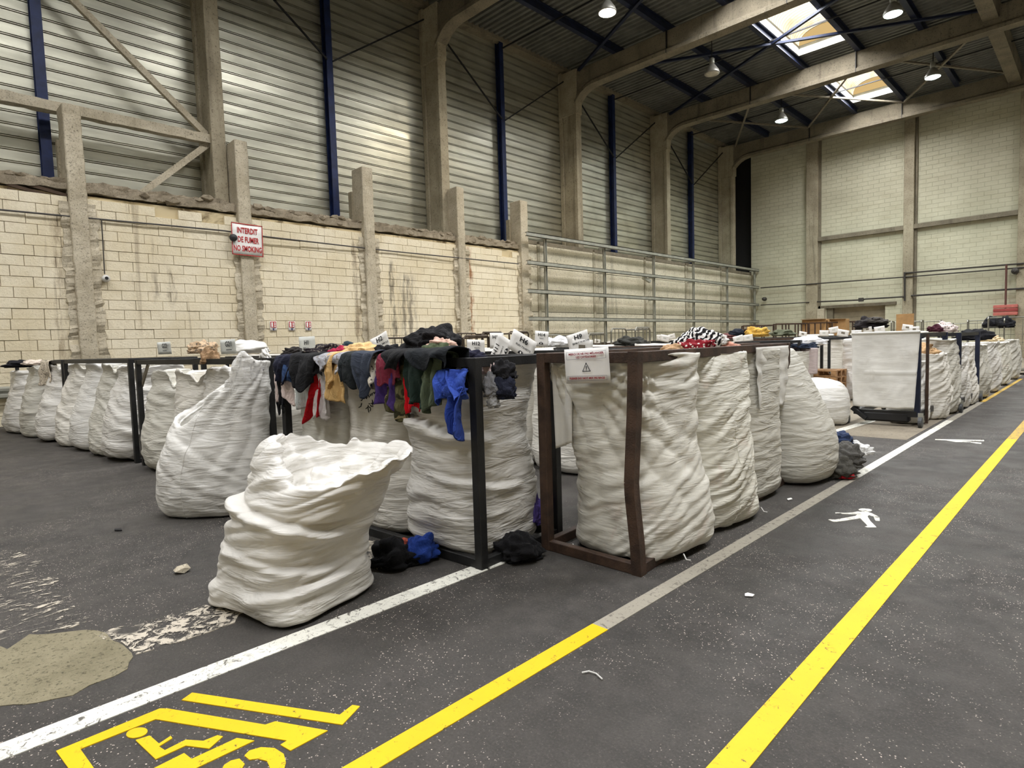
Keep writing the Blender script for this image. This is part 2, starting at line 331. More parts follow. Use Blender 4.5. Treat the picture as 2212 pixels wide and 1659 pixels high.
slab('old_paint', rough_poly(pk([(0, 1190), (60, 1195), (110, 1250), (190, 1340), (130, 1365), (60, 1378), (0, 1395)])+[(-5.2, -.2)], .06, .04, 3), M['flaky2'], .0045)
slab('old_paint', rough_poly(pk([(780, 1165), (830, 1170), (870, 1205), (830, 1225), (790, 1235)]), .06, .03, 4), M['flaky'], .0045)
rect('white_line', -3.03, -2.90, -3, 2.62, M['white'])
rect('white_line', -3.0, -2.90, 2.64, 3.0, M['white'])
rect('yellow_line', -1.91, -1.81, -3, 2.46, M['yellow']); rect('grey_line', -1.91, -1.81, 2.46, 6.9, M['grey'])
rect('white_line', -1.91, -1.81, 6.9, 12.2, M['white']); rect('grey_line', -1.91, -1.81, 12.2, 15.6, M['grey']); rect('yellow_line', -1.88, -1.80, 15.7, 23.5, M['yellow2'])
rect('yellow_line', -.96, -.85, -3, 10.5, M['yellow']); rect('yellow_line', -.96, -.85, 10.5, 20, M['yellow2'])
a, b = fl(1786, 938), fl(1846, 920); d = (b-a).normalized(); s_ = Vector((-d.y, d.x, 0))*.07
slab('white_line', [a-d*2-s_, b+d*3-s_, b+d*3+s_, a-d*2+s_], M['white'])
C1 = lambda L: pk([(x*.36166, 1059+y*.36166) for x, y in L])
slab('forklift_stencil', C1([(1085, 1257), (1148, 1213), (2030, 1345), (2105, 1287), (2150, 1294), (2045, 1405)]), M['yellow'])
slab('forklift_stencil', C1([(335, 1562), (955, 1308), (1000, 1308), (1585, 1405), (1645, 1385), (1958, 1440), (1735, 1560), (1675, 1525), (1715, 1500), (930, 1372), (480, 1550), (650, 1790), (500, 1790)]), M['yellow'])
slab('forklift_stencil', C1([(818+64*math.cos(a)-4*math.sin(a), 1453+30*math.sin(a)-9*math.cos(a)) for a in [k*PI/12 for k in range(24)]]), M['yellow'])
slab('forklift_stencil', C1([(810, 1497), (895, 1470), (950, 1518), (1020, 1472), (1030, 1485), (950, 1535), (985, 1558), (1110, 1495), (1215, 1502), (1300, 1468), (1332, 1475), (1250, 1548), (1110, 1530), (930, 1612)]), M['yellow'])
slab('forklift_stencil', C1([(840, 1705), (1100, 1575), (1145, 1610), (1415, 1485), (1520, 1500), (1150, 1675), (1000, 1790)]), M['yellow'])
slab('forklift_stencil', C1([(1460, 1590), (1490, 1560), (1560, 1540), (1640, 1545), (1695, 1580), (1708, 1630), (1690, 1700), (1640, 1770), (1560, 1790), (1590, 1710), (1612, 1660), (1595, 1622), (1540, 1608), (1490, 1615)]), M['yellow'])
slab('forklift_stencil', C1([(1310, 1700), (1340, 1645), (1380, 1620), (1430, 1608), (1462, 1640), (1430, 1690), (1380, 1740)]), M['yellow'])
C2 = lambda L: pk([(1770+x*.126, 1080+y*.126) for x, y in L])
slab('walker_stencil', C2([(270, 220), (420, 228), (560, 222), (650, 205), (820, 210), (900, 235), (1030, 300), (1035, 365), (960, 360), (925, 290), (850, 265), (825, 290), (875, 370), (980, 475), (820, 475), (780, 462), (830, 450), (700, 320), (450, 360), (270, 382), (225, 375), (150, 345), (185, 338), (270, 345), (620, 280), (650, 250), (560, 252), (420, 245), (275, 235)]), M['white'])
slab('walker_stencil', C2([(786+118*math.cos(a), 180+26*math.sin(a)+6*math.cos(a)) for a in [k*PI/10 for k in range(20)]]), M['white'], .0048)
C3 = lambda L: pk([(1900+x*.14105, 780+y*.14105) for x, y in L])
slab('walker_stencil', C3([(850, 1198), (1600, 1213), (1602, 1230), (1200, 1224), (1560, 1254), (1558, 1272), (1480, 1264), (1380, 1246), (1160, 1242), (1020, 1217), (850, 1210)]), M['white'])

# ------------------------------------------------------------------ left wall: painted blocks, ledge, pilasters
PIL = [(2.84, 3.2), (6.70, 7.06), (10.69, 11.09), (14.67, 15.03), (18.07, 18.50)]
wl = struct(MB().box(-17.95, -17.50, -14, 18.3, 0, 5.36).build('wall_left', M['mortar']))
edges = [-3.0]+[e for p in PIL for e in p]
bays = [(edges[2*i], edges[2*i+1]) for i in range(5)]
blocks = []
for bi, (y0, y1) in enumerate(bays):
    for c in range(22):
        z = c*.24; y = y0+.01-(0 if c % 2 == 0 else .29)
        while y < y1-.02:
            L = .58 if random.random() < .8 else .58+random.uniform(-.1, .1)
            a, b = max(y, y0+.01), min(y+L, y1-.01); y += L
            if b-a < .06: continue
            top = 5.30+.12*math.sin(a*1.9+bi)+.1*math.sin(a*5.1)
            if z+.24 > top+.1 and random.random() < .6: continue
            if bi == 0 and z > 4.7 and 1.95 < (a+b)/2 < 2.9 and z+.1 > 5.55-.45*(a-1.8): continue
            blocks.append((a, b, z, min(.24, max(.1, 5.5-z)), random.uniform(.0, .018)))
bm0 = MB(); e_ = .02
for sx in (0, 1):
    q = [(-.5+e_*sx*.3, -.5+e_*sx), (.5-e_*sx*.3, -.5+e_*sx), (.5-e_*sx*.3, .5-e_*sx), (-.5+e_*sx*.3, .5-e_*sx)]
    bm0.v += [(-.07 if sx == 0 else .07, u, v) for u, v in q]
bm0.v += [(.055, u, v) for u, v in ((-.5, -.5), (.5, -.5), (.5, .5), (-.5, .5))]
bm0.f = [(4, 5, 6, 7)]+[(8+i, 8+(i+1) % 4, 4+(i+1) % 4, 4+i) for i in range(4)]+[(i, (i+1) % 4, 8+(i+1) % 4, 8+i) for i in range(4)]
brick = bm0.build('brick', M['block'], wl); bme = brick.data
vis = [k for k in blocks if k[2] > 1.5 and k[1] > 1.1]; vis.sort(key=lambda k: k[0]); near = set(id(k) for k in vis[:300])
rest = MB(); first = True
for k in blocks:
    a, b, z, h, pr = k; cx, cy, cz = -17.49+pr, (a+b)/2, z+h/2; sc = (1, b-a-.007, h-.007)
    if id(k) in near:
        o = brick if first else brick.copy()
        if not first: COL.objects.link(o); o.parent = wl
        first = False; o.location = (cx, cy, cz); o.scale = sc
    else: rest.add([(cx+v[0], cy+v[1]*sc[1], cz+v[2]*sc[2]) for v in bm0.v], bm0.f)
tag(rest.build('brick_rest', M['block'], wl), kind='stuff')
def rough_box(x0, x1, y0, y1, z0, z1, amp, fx, step=.12, seed=0, nx=3, nz=3):    # long box along Y with a chipped skin
    ny = max(2, int((y1-y0)/step)); m = MB(); ring = []
    prof = [(x0, z0), ((x0+x1)/2, z0), (x1, z0), (x1, (z0+z1)/2), (x1, z1), ((x0+x1)/2, z1), (x0, z1), (x0, (z0+z1)/2)]
    for j in range(ny+1):
        y = y0+(y1-y0)*j/ny
        ring.append([(x+amp*float(pn(x*fx+3, y*fx, z*fx+seed)), y, z+amp*float(pn(x*fx, y*fx+7, z*fx+seed+5))) for x, z in prof])
    m.grid(np.array(ring), wrap=True); n = len(prof); m.f += [tuple(range(n)), tuple(reversed(range(ny*n, ny*n+n)))]; return m
def rough_post(x0, x1, y0, y1, z0, z1, amp, fx, step=.15, seed=0):
    nz = int((z1-z0)/step); m = MB(); ring = []; xm, ym = (x0+x1)/2, (y0+y1)/2
    prof = [(x0, y0), (xm, y0), (x1, y0), (x1, ym), (x1, y1), (xm, y1), (x0, y1), (x0, ym)]
    for j in range(nz+1):
        z = z0+(z1-z0)*j/nz
        ring.append([(x+amp*float(pn(x*fx, y*fx+seed, z*fx)), y+amp*float(pn(x*fx+9, y*fx+seed, z*fx)), z) for x, y in prof])
    m.grid(np.array(ring), wrap=True); n = len(prof); m.f += [tuple(reversed(range(n))), tuple(range(nz*n, nz*n+n))]; return m
for i, (y0, y1) in enumerate(bays):
    rough_box(-17.9, -17.42, y0, y1, 5.42, 5.60, .06, 4, .10, i*3).build('ledge', M['rubble'], wl)
    rough_box(-17.95, -17.55, y0, y1, 5.57, 5.72, .07, 5, .10, i*3+20).build('ledge', M['rubble'], wl)
def chunk(m, c, r, seed, squash=.7):
    t = (1+5**.5)/2; ico = [(-1, t, 0), (1, t, 0), (-1, -t, 0), (1, -t, 0), (0, -1, t), (0, 1, t), (0, -1, -t), (0, 1, -t), (t, 0, -1), (t, 0, 1), (-t, 0, -1), (-t, 0, 1)]
    F = [(0, 11, 5), (0, 5, 1), (0, 1, 7), (0, 7, 10), (0, 10, 11), (1, 5, 9), (5, 11, 4), (11, 10, 2), (10, 7, 6), (7, 1, 8), (3, 9, 4), (3, 4, 2), (3, 2, 6), (3, 6, 8), (3, 8, 9), (4, 9, 5), (2, 4, 11), (6, 2, 10), (8, 6, 7), (9, 8, 1)]
    rr = random.Random(seed); vs = []
    for v in ico:
        k = r*rr.uniform(.35, .62); vs.append((c[0]+v[0]*k, c[1]+v[1]*k*1.2, c[2]+v[2]*k*squash))
    m.add(vs, F)
rb = MB()
for k in range(90):
    y = random.uniform(-1, 18.1); chunk(rb, (random.uniform(-17.6, -17.45), y, 5.58+random.uniform(-.12, .12)), random.uniform(.07, .17), k)
tag(rb.build('rubble', M['rubble'], wl), kind='stuff')
for k in range(3): MB().bar((-17.48, 1.75, 5.52-.12*k), (-17.46, 2.85, 5.30-.13*k), .08, .07).build('old_beam', plain('rotten_wood', (74, 58, 44), .9), wl)
for i, (y0, y1) in enumerate(PIL):
    p = struct(rough_post(-17.92, -17.28, y0, y1, 0, 7.40, .02, 5, .12, i*7).build('pillar', M['concl'], bevel=.02), 'pale concrete post rising above the block wall')
    rough_post(-17.55, -17.36, y0-.16, y1+.20, 0, 5.15, .09, 5.5, .09, i*7+3).build('chipped_margin', M['concl'], p)
    MB().box(-18.1, -17.9, y0-.05, y1-.1, 5.5, 6.7).build('rear_corbel', M['conc'], p)
# far half of the left wall: precast panels behind the steel rack
wf = struct(MB().box(-17.95, -17.50, 18.5, 41.4, 0, 5.7).build('wall_left_far', M['concd']))
PB = [18.5, 19.3, 23.2, 27.6, 31.9, 36.3, 40.95]
for i in range(6):
    for r in range(6):
        z0 = r*.95; MB().box(-17.52, -17.42+random.uniform(0, .02), PB[i]+.02, PB[i+1]-.16, z0+.012, z0+.94).build('panel', M['panel'], wf, bevel=.008)
    MB().box(-17.55, -17.38, PB[i+1]-.15, PB[i+1]+.01, 0, 5.72).build('joint_post', M['conp'], wf)
    MB().box(-17.95, -17.40, PB[i], PB[i+1]-.15, 5.70, 5.86).build('coping', M['concd'], wf)
# ------------------------------------------------------------------ upper wall: ribbed cladding, columns, posts
COLY = [-1.83, 6.29, 14.42, 22.52, 30.55, 38.9]
POSTY = [-5.4, 2.68, 10.44, 18.48, 26.6, 34.9]
wu = struct(MB().box(-19.3, -19.0, -12, 42, 4.5, 14.6).build('wall_upper', M['void']))
def ribs(y0, y1, x=-18.85):
    prof = []; z = 4.8
    while z < 14.5:
        prof += [(0, z), (0, z+.225), (-.05, z+.230), (-.05, z+.246), (.004, z+.252), (.004, z+.268), (-.05, z+.274), (-.05, z+.290), (0, z+.295)]; z += .30
    m = MB(); P = np.array([[(x+d, y, zz) for d, zz in prof] for y in (y0, y1)]); m.grid(P); m.f = [tuple(reversed(f)) for f in m.f]; return m
ys = sorted([-10]+[c+.18 for c in COLY]+[p for p in POSTY]+[41.4])
for a, b in zip(ys[:-1], ys[1:]): ribs(a, b).build('cladding_sheet', M['clad'], wu)
for i, y in enumerate(COLY):
    m = MB(); w = .38
    m.box(-17.98, -17.80, y, y+w, 0, 13.2); m.box(-18.62, -17.98, y+.06, y+w-.06, 0, 13.2); m.box(-18.84, -18.62, y, y+w, 0, 14.2)
    c = struct(m.build('column', M['conc'], bevel=.015), 'tall concrete column of the hall')
    MB().box(-18.84, -17.74, y-.02, y+w+.02, 12.1, 14.1).build('column_head', M['conc'], c, bevel=.02)
for i, y in enumerate(POSTY):
    m = MB(); m.box(-18.80, -18.78, y-.11, y+.11, 5.2, 14.3); m.box(-18.78, -18.54, y-.012, y+.012, 5.2, 14.3); m.box(-18.55, -18.53, y-.11, y+.11, 5.2, 14.3)
    c = struct(m.build('column_steel', M['blue']), 'blue steel post in front of the ribbed cladding')
    if i: MB().bar((-18.5, y-.1, 11.05), (-18.5, COLY[i-1]+.38, 13.75), .05, .05).build('tie_rod', M['rod'], c)
    MB().bar((-18.5, y+.1, 11.05), (-18.5, COLY[i], 13.75), .05, .05).build('tie_rod', M['rod'], c)
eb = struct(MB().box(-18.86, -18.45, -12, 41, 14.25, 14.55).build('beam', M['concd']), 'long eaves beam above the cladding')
bb = struct(rough_box(-18.15, -17.9, -6, 6.3, 7.36, 7.60, .02, 4, .15, 2).build('brace_beam', M['concl']), 'pale horizontal brace beam behind the left pillar')
MB().bar((-18.1, -.2, 13.35), (-18.1, 6.25, 7.62), .13, .16).build('diagonal_brace', M['concl'], bb)
MB().bar((-18.1, 4.5, 5.7), (-18.1, 6.28, 7.36), .14, .16).build('diagonal_brace', M['concl'], bb)
# ------------------------------------------------------------------ roof
for i, y in enumerate(COLY):
    m = MB(); w = .38
    def sect(x, zb): return [(x, y-.06, zb), (x, y+w+.06, zb), (x, y+w+.06, zb+.14), (x, y+w-.04, zb+.24), (x, y+w-.04, 14.02), (x, y+.04, 14.02), (x, y+.04, zb+.24), (x, y-.06, zb+.14)]
    S = [sect(x, zb) for x, zb in ((-17.85, 12.55), (-17.68, 12.72), (-17.45, 12.92), (-17.15, 13.06), (-16.8, 13.12), (-12, 13.12), (-8, 13.12), (-3.5, 13.12), (12, 13.12))]
    m.grid(np.array(S), wrap=True); m.f += [tuple(range(8)), tuple(reversed(range(len(m.v)-8, len(m.v))))]
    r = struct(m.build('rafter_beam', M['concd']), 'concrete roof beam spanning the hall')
    for xj in (-13.05, -8.3): MB().box(xj-.012, xj+.012, y-.07, y+.03, 13.12, 14.0).build('joint_strip', M['rod'], r)
PURX = [-15.6, -13.1, -10.6, -8.22, -5.87, -1.2, 1.1, 3.5, 6, 8.5, 11]
for x in PURX:
    m = MB(); m.box(x-.10, x+.10, -12, 39.2, 14.02, 14.05); m.box(x-.02, x+.02, -12, 39.2, 14.05, 14.33); m.box(x-.10, x+.10, -12, 39.2, 14.33, 14.36)
    struct(m.build('purlin_beam', M['navy']), 'dark blue steel purlin under the roof deck')
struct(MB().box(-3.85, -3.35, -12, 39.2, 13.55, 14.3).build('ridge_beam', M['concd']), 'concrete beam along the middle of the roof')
for y in (10.44, 18.5, 26.6, 34.7, 2.3): struct(MB().bar((-18.5, y, 13.98), (11.5, y, 13.98), .05, .05).build('tie_beam', M['rod']), 'thin dark tie running across one roof bay')
def braces(y0, y1, segs, mat, w):
    for x0, x1 in segs:
        for a, b in ((y0, y1), (y1, y0)): struct(MB().bar((x0, a, 13.9), (x1, b, 13.9+.01*(a > b)), w, w*.8).build('brace_beam', mat), 'diagonal wind brace below the roof deck')
braces(14.9, 22.4, [(-17.5, -3.5)], M['navy'], .12); braces(23.0, 30.45, [(-17.5, -3.5)], M['navy'], .12)
braces(31.1, 38.8, [(-17.6, -13.1), (-13.1, -8.2), (-8.2, -3.6)], M['greysteel'], .10)
roof = struct(MB().box(-19.3, 13, -12.5, 42, 15.6, 15.8).build('roof', M['void']))
def deck(x0, x1, y0, y1):
    n = int((y1-y0)/.28); per = (y1-y0)/n; pts = []
    for k in range(n):
        y = y0+k*per; pts += [(y, 14.38), (y+per*.4, 14.38), (y+per*.52, 14.46), (y+per*.88, 14.46)]
    pts.append((y1, 14.38)); m = MB(); m.grid(np.array([[(x, y, z) for y, z in pts] for x in (x0, x1)])); return m.build('deck_sheet', M['deck'], roof)
deck(-19.1, SKY_X[0][0], -12, 41); deck(SKY_X[0][1], SKY_X[1][0], -12, 41); deck(SKY_X[1][1], 12.5, -12, 41)
for x0, x1 in SKY_X:
    yy = -12
    for y0, y1 in BAYS:
        ym = (y0+y1)/2; deck(x0, x1, yy, ym-2.95); yy = ym+2.95
    deck(x0, x1, yy, 41)
    for y0, y1 in BAYS:
        ym = (y0+y1)/2; a, b = ym-2.95, ym+2.95; n = 16; rows = []
        k = struct(MB().box(x0-.03, x0+.03, a, b, 14.30, 14.75).box(x1-.03, x1+.03, a, b, 14.30, 14.75).box(x0, x1, a-.03, a+.03, 14.30, 14.75).box(x0, x1, b-.03, b+.03, 14.30, 14.75).build('window_frame', M['galv']), 'upstand of a rooflight')
        ny = 56
        for j in range(ny+1):
            y = a+.05+(b-a-.1)*j/ny; cor = .022*math.cos(j*PI)
            rows.append([((x0+x1)/2+(x1-x0)/2*.97*math.cos(PI*(1-i/n)), y, 14.72+(.62+cor)*math.sin(PI*i/n)**.8 if 0 < i < n else 14.72) for i in range(n+1)])
        MB().grid(np.array(rows)).build('rooflight_sheet', M['sky'], k)
        for ye in (a+.05, b-.05):
            g = MB(); g.v = [((x0+x1)/2+(x1-x0)/2*.97*math.cos(PI*(1-i/n)), ye, 14.72+.62*math.sin(PI*i/n)**.8 if 0 < i < n else 14.72) for i in range(n+1)]; g.f = [tuple(range(n+1))]; g.build('gable', M['gable'] if 'gable' in M else M['sky'], k)
# ------------------------------------------------------------------ back wall with doorway, and the walls out of view
wb = MB(); YB = 41.0
wb.box(-17.5, -12.72, YB, YB+.4, 0, 14.3); wb.box(-12.72, -9.48, YB, YB+.4, 3.17, 14.3); wb.box(-9.48, 13, YB, YB+.4, 0, 14.3)
wall_back = struct(wb.build('wall_back', M['backwall']))
struct(MB().box(-19.3, -17.5, 41.3, 41.5, 0, 14.6).build('wall_corner', M['void']))  # end wall coloured near black, painting in the shade of the corner gap
for x0, x1 in ((-13.85, -13.16), (-8.55, -8.05), (-3.5, -2.9), (2, 2.5), (7, 7.5)):
    c = struct(MB().box(x0, x1, YB-.32, YB+.1, 0, 13.6).build('column_back', M['conc'], bevel=.02), 'concrete column against the back wall')
    MB().box(x1, x1+.12, YB-.12, YB+.05, 0, 13.6).build('column_edge', M['concd'], c)
d1 = struct(MB().box(-12.75, -9.45, YB+.32, YB+.36, 0, 3.3).build('door_1', M['shut']))
for k in range(10): MB().box(-12.7, -9.5, YB+.30, YB+.33, k*.32+.01, k*.32+.30).build('shutter_slat', M['shut'], d1, bevel=.01)
MB().box(-12.72, -12.35, YB+.05, YB+.3, 0, 3.17).build('jamb', M['concd'], d1); MB().box(-13.3, -8.9, YB-.12, YB+.05, 3.15, 3.32).build('lintel', M['concd'], d1)
MB().box(-13.15, -12.75, YB-.35, YB, 0, 3.15).build('jamb', M['concl'], d1)
rb_ = struct(MB().box(-13.2, -3.5, YB-.28, YB-.02, 7.38, 7.48).box(-13.2, -3.5, YB-.28, YB-.24, 7.48, 7.62).build('ledge_beam', M['concd']), 'steel rail along the back wall between columns')
def pipe(name, pts, r, mat, label, cat='pipe'):
    o = MB().tube(pts, r, 6).build(name, mat); recentre(o); return tag(o, label, cat)
def onb(x, y, d=.36): return ony(x, y, YB-d)
pipe('conduit', [onb(1643, 622), onb(1760, 613), onb(1954, 598.6), onb(2212, 577.7)], .035, M['cable'], 'long thin conduit crossing the whole back wall', 'conduit')
pipe('conduit', [onb(1643, 659), onb(1700, 656), onb(1748, 653)], .03, M['cable'], 'short thin conduit low in the corner of the back wall', 'conduit')
pipe('conduit', [onb(1955, 590), onb(2212, 569)], .045, M['cable'], 'conduit on the back wall just above the longest one', 'conduit')
pipe('conduit', [onb(1968, 639), onb(2090, 631), onb(2212, 623)], .05, M['cable'], 'thick conduit at head height right of the doorway', 'conduit')
pipe('conduit', [onb(1765, 652), onb(1860, 648), onb(1870, 646), onb(1954, 641)], .045, M['cable'], 'conduit running just over the doorway lintel', 'conduit')
pipe('conduit', [onb(1954, 588, .41), onb(1954, 650, .41)], .05, M['cable'], 'vertical conduit beside the middle back column', 'conduit')
pipe('conduit', [onb(2174, 572, .5), onb(2172, 668, .5)], .05, M['oxide'], 'dark red vertical pipe dropping to the red box', 'pipe')
t = thing('junction_box', 'small grey junction box on the conduit over the doorway', 'junction box', onb(1861, 648)); MB().box(-.12+t.location.x, .12+t.location.x, YB-.56, YB-.36, t.location.z-.1, t.location.z+.12).build('box_body', M['cable'], t)
p = ony(2172, 675, YB-.4); t = thing('hose_box', 'faded red striped box on the far back wall', 'box', p)
for k in range(3): MB().box(p.x-.5, p.x+.5, YB-.55, YB-.3, p.z-.15+k*.19, p.z+.02+k*.19).build('box_band', M['redbox'] if k != 1 else M['redbox2'], t, bevel=.02)
p = onb(1651, 646); t = thing('wall_siren', 'small dark siren low on the back wall by the rack', 'siren', p); MB().lathe([(.03, -.2), (.12, -.12), (.14, .1), (.05, .15)], p, 10, 'y').build('siren_body', M['cable'], t)
p = onb(2193, 586); t = thing('wall_camera', 'dark round camera high at the right end of the back wall', 'camera', p); MB().lathe([(.04, -.25), (.16, -.15), (.16, .1), (.05, .2)], p, 10, 'y').build('camera_body', M['cable'], t)
struct(MB().box(12, 12.4, -13, 42, 0, 15).build('wall_right', M['panel'])); struct(MB().box(-19.3, 12.4, -12.6, -12.2, 0, 15).build('wall_rear', M['panel']))
# ------------------------------------------------------------------ high bay lamps
def lamp(px, py, mat, label, lit, warm=False):
    p = fl(px, py, 12.75); t = thing('high_bay_lamp', label, 'lamp', p, 'high bay lamps under the roof')
    rf = MB().lathe([(.31, 0), (.32, .03), (.27, .16), (.15, .34), (.09, .40)], p, 20).build('reflector', M['enamel'], t, smooth=True)
    MB().lathe([(.10, .40), (.11, .46), (.11, .62), (.07, .66)], p, 12).build('ballast', M['galv'], t, smooth=True)
    MB().tube([p+V(0, 0, .66), p+V(0, 0, 1.66)], .02, 6).build('hanger', M['rod'], t)
    m = MB(); m.lathe([(.02, -.06), (.18, -.05), (.29, -.005), (.29, .01)], p, 20); m.build('bulb', mat, rf, smooth=True)
    if lit:
        l = bpy.data.lights.new('lamp_light', 'SPOT'); l.spot_size = math.radians(150); l.spot_blend = .5; l.energy = 900; l.shadow_soft_size = .3
        l.color = (1, .86, .66) if warm else (.86, 1, .96)
        o = bpy.data.objects.new('lamp_light', l); COL.objects.link(o); o.location = (0, 0, -.12); o.parent = t
lamp(1312, 28, M['hot'], 'glaring warm high bay lamp above the left aisle', True, True)
lamp(1929, 31, M['cool'], 'lit bluish high bay lamp nearest the rooflights at top right', True)
lamp(2015, 167, M['cool'], 'lit high bay lamp in front of the star of grey braces', True)
lamp(1688, 261, M['cool'], 'lit white high bay lamp nearest the left end of the back wall', True)
lamp(1538, 160, M['off'], 'unlit high bay lamp hanging between two concrete beams', False)
# ================================================================== the sorting area
O2 = Vector((-2.95, 2.61, 0)); E1 = Vector((-.9974, -.072, 0)); E2 = Vector((-.072, .9974, 0)); CR = Vector((.7071, .7071, 0)); CF = Vector((-.7071, .7071, 0))
def G(a, b, z=0.0): return O2+E1*a+E2*b+V(0, 0, z)
def rowpt(x, y, b=0.0):                     # where a photo pixel meets the upright plane of the front rail
    d = ray(x, y); c = Vector((0, 0, EYE)); t = (b-(c-O2).dot(E2))/d.dot(E2); return c+d*t
def rowa(x, b=0.0, y=800): return (rowpt(x, y, b)-O2).dot(E1)
MB_bag = dict(g=m_bag('woven_taut', (224, 221, 210), .45, 0, (200, 178, 164)), a=m_bag('woven_white_a'), b=m_bag('woven_white_b', (220, 217, 210), 1.1), c=m_bag('woven_tinted', (222, 219, 206), 1.0, 0, (196, 170, 156)), d=m_bag('woven_grey', (206, 203, 192), .9), e=m_bag('woven_bright', (226, 224, 218), .8), s=m_bag('sheet_white', (226, 224, 217), .16))
def cat_interp(K, ts, t):                   # Catmull-Rom through rows K at params ts
    K = np.asarray(K, float); out = np.zeros((len(t), K.shape[1])); n = len(ts)
    for i, x in enumerate(t):
        k = min(max(np.searchsorted(ts, x)-1, 0), n-2); h = ts[k+1]-ts[k]; u = (x-ts[k])/h
        p0, p1, p2, p3 = K[max(k-1, 0)], K[k], K[k+1], K[min(k+2, n-1)]
        m1 = (p2-p0)/(ts[min(k+1, n-1)]-ts[max(k-1, 0)]+1e-9)*h; m2 = (p3-p1)/(ts[min(k+2, n-1)]-ts[k]+1e-9)*h
        if k == 0: m1 = p2-p1
        out[i] = (2*u**3-3*u**2+1)*p1+(u**3-2*u**2+u)*m1+(-2*u**3+3*u**2)*p2+(u**3-u**2)*m2
    return out
def bag_mesh(rings, seed, rot, nu=96, nv=80, big=.03, fold=.03, fine=.012, shear=0.0, fz=9.0, anchors=(), post=None, crisp=1.0, creases=()):
    """rings: (z, dx, dy, a, b, n, tx, ty): dx dy world shift, a b half sizes in the turned frame, n squareness, tx ty slope of the ring."""
    K = [tuple(r)+(0,)*(8-len(r)) for r in rings]; K = np.array(K, float)
    step = np.sqrt(np.diff(K[:, 0])**2+np.diff(K[:, 1])**2+np.diff(K[:, 2])**2+np.diff(K[:, 3])**2)+1e-3; ts = np.concatenate([[0], np.cumsum(step)])
    T = np.linspace(0, ts[-1], nv); R = cat_interp(K, ts, T); th = np.linspace(0, 2*PI, nu, endpoint=False)
    c, s = np.cos(th)[None, :], np.sin(th)[None, :]; a, b, n = (R[:, i][:, None] for i in (3, 4, 5)); a = np.maximum(a, .004); b = np.maximum(b, .004); n = np.maximum(n, 1.6)
    lx = np.sign(c)*np.abs(c)**(2/n)*a; ly = np.sign(s)*np.abs(s)**(2/n)*b
    cr, sr = math.cos(rot), math.sin(rot); ox = lx*cr-ly*sr; oy = lx*sr+ly*cr
    P = np.stack([R[:, 1][:, None]+ox, R[:, 2][:, None]+oy, R[:, 0][:, None]+R[:, 6][:, None]*ox+R[:, 7][:, None]*oy], -1)
    if post: P = post(P, th, T/ts[-1])
    du = np.roll(P, -1, 1)-np.roll(P, 1, 1); dv = np.gradient(P, axis=0); N = np.cross(du, dv); N /= np.linalg.norm(N, axis=2)[..., None]+1e-9
    x, y, z = P[..., 0], P[..., 1], P[..., 2]; sh = shear*(x*CR.x+y*CR.y); q = seed*3.7
    w1 = pn(x*1.6+q, y*1.6, z*1.6); zz = z+sh+.13*pn(x*1.2+q, y*1.2, z*1.6+4)+.03*pn(x*4+q, y*4, z*4)
    so = lambda n: np.sqrt(n*n+.0008)
    f1 = so(pn(x*1.2+q+5, y*1.2, zz*fz)); f2 = so(pn(x*2.1+q+11, y*2.1, (zz+.35*sh)*fz*2.0)); f3 = so(pn(x*4.2+q, y*4.2, zz*fz*3.4+8))
    g1 = sm(-.3, .35, pn(x*1.1+q+30, y*1.1, z*1.7)); g2 = sm(-.2, .3, pn(x*1.5+q+50, y*1.5, z*2))
    d = big*w1+fold*(1.25*(f1-.25)*(.35+.65*g1)+.85*(f2-.22)*(1.1-.6*g1))*crisp+fine*1.2*(f3-.2)*(.3+.7*g2)
    for (ax, ay, az, S, k, L) in anchors:
        u = (x-ax)*CR.x+(y-ay)*CR.y; r = np.sqrt((x-ax)**2+(y-ay)**2+(z-az)**2); ph = np.arctan2(z-az, u); face = sm(-.1, .25, -(N[..., 0]*CF.x+N[..., 1]*CF.y))
        d = d+S*(np.abs(np.sin(ph*k+2*pn(x*2+q, y*2, z*2)))-.5)*np.exp(-r/L)*sm(.02, .15, r)*face
    for (u0, z0, u1, z1, dep, wd) in creases:
        u = x*CR.x+y*CR.y; zl = z0+(z1-z0)*np.clip((u-u0)/(u1-u0), 0, 1)+.02*pn(u*5+q, z, 3); face = sm(-.1, .3, -(N[..., 0]*CF.x+N[..., 1]*CF.y))*sm(u0-.15, u0+.05, u)*sm(u1+.15, u1-.05, u)
        e = (z-zl)/wd; d = d+dep*(1.3*np.exp(-((e+1.8)/1.5)**2)-np.exp(-e*e))*face
    edge = sm(0, .06, T/ts[-1])[:, None]; P = P+N*(d*edge)[..., None]; P[..., 2] = np.maximum(P[..., 2], .012); return P
BAGN = [0]
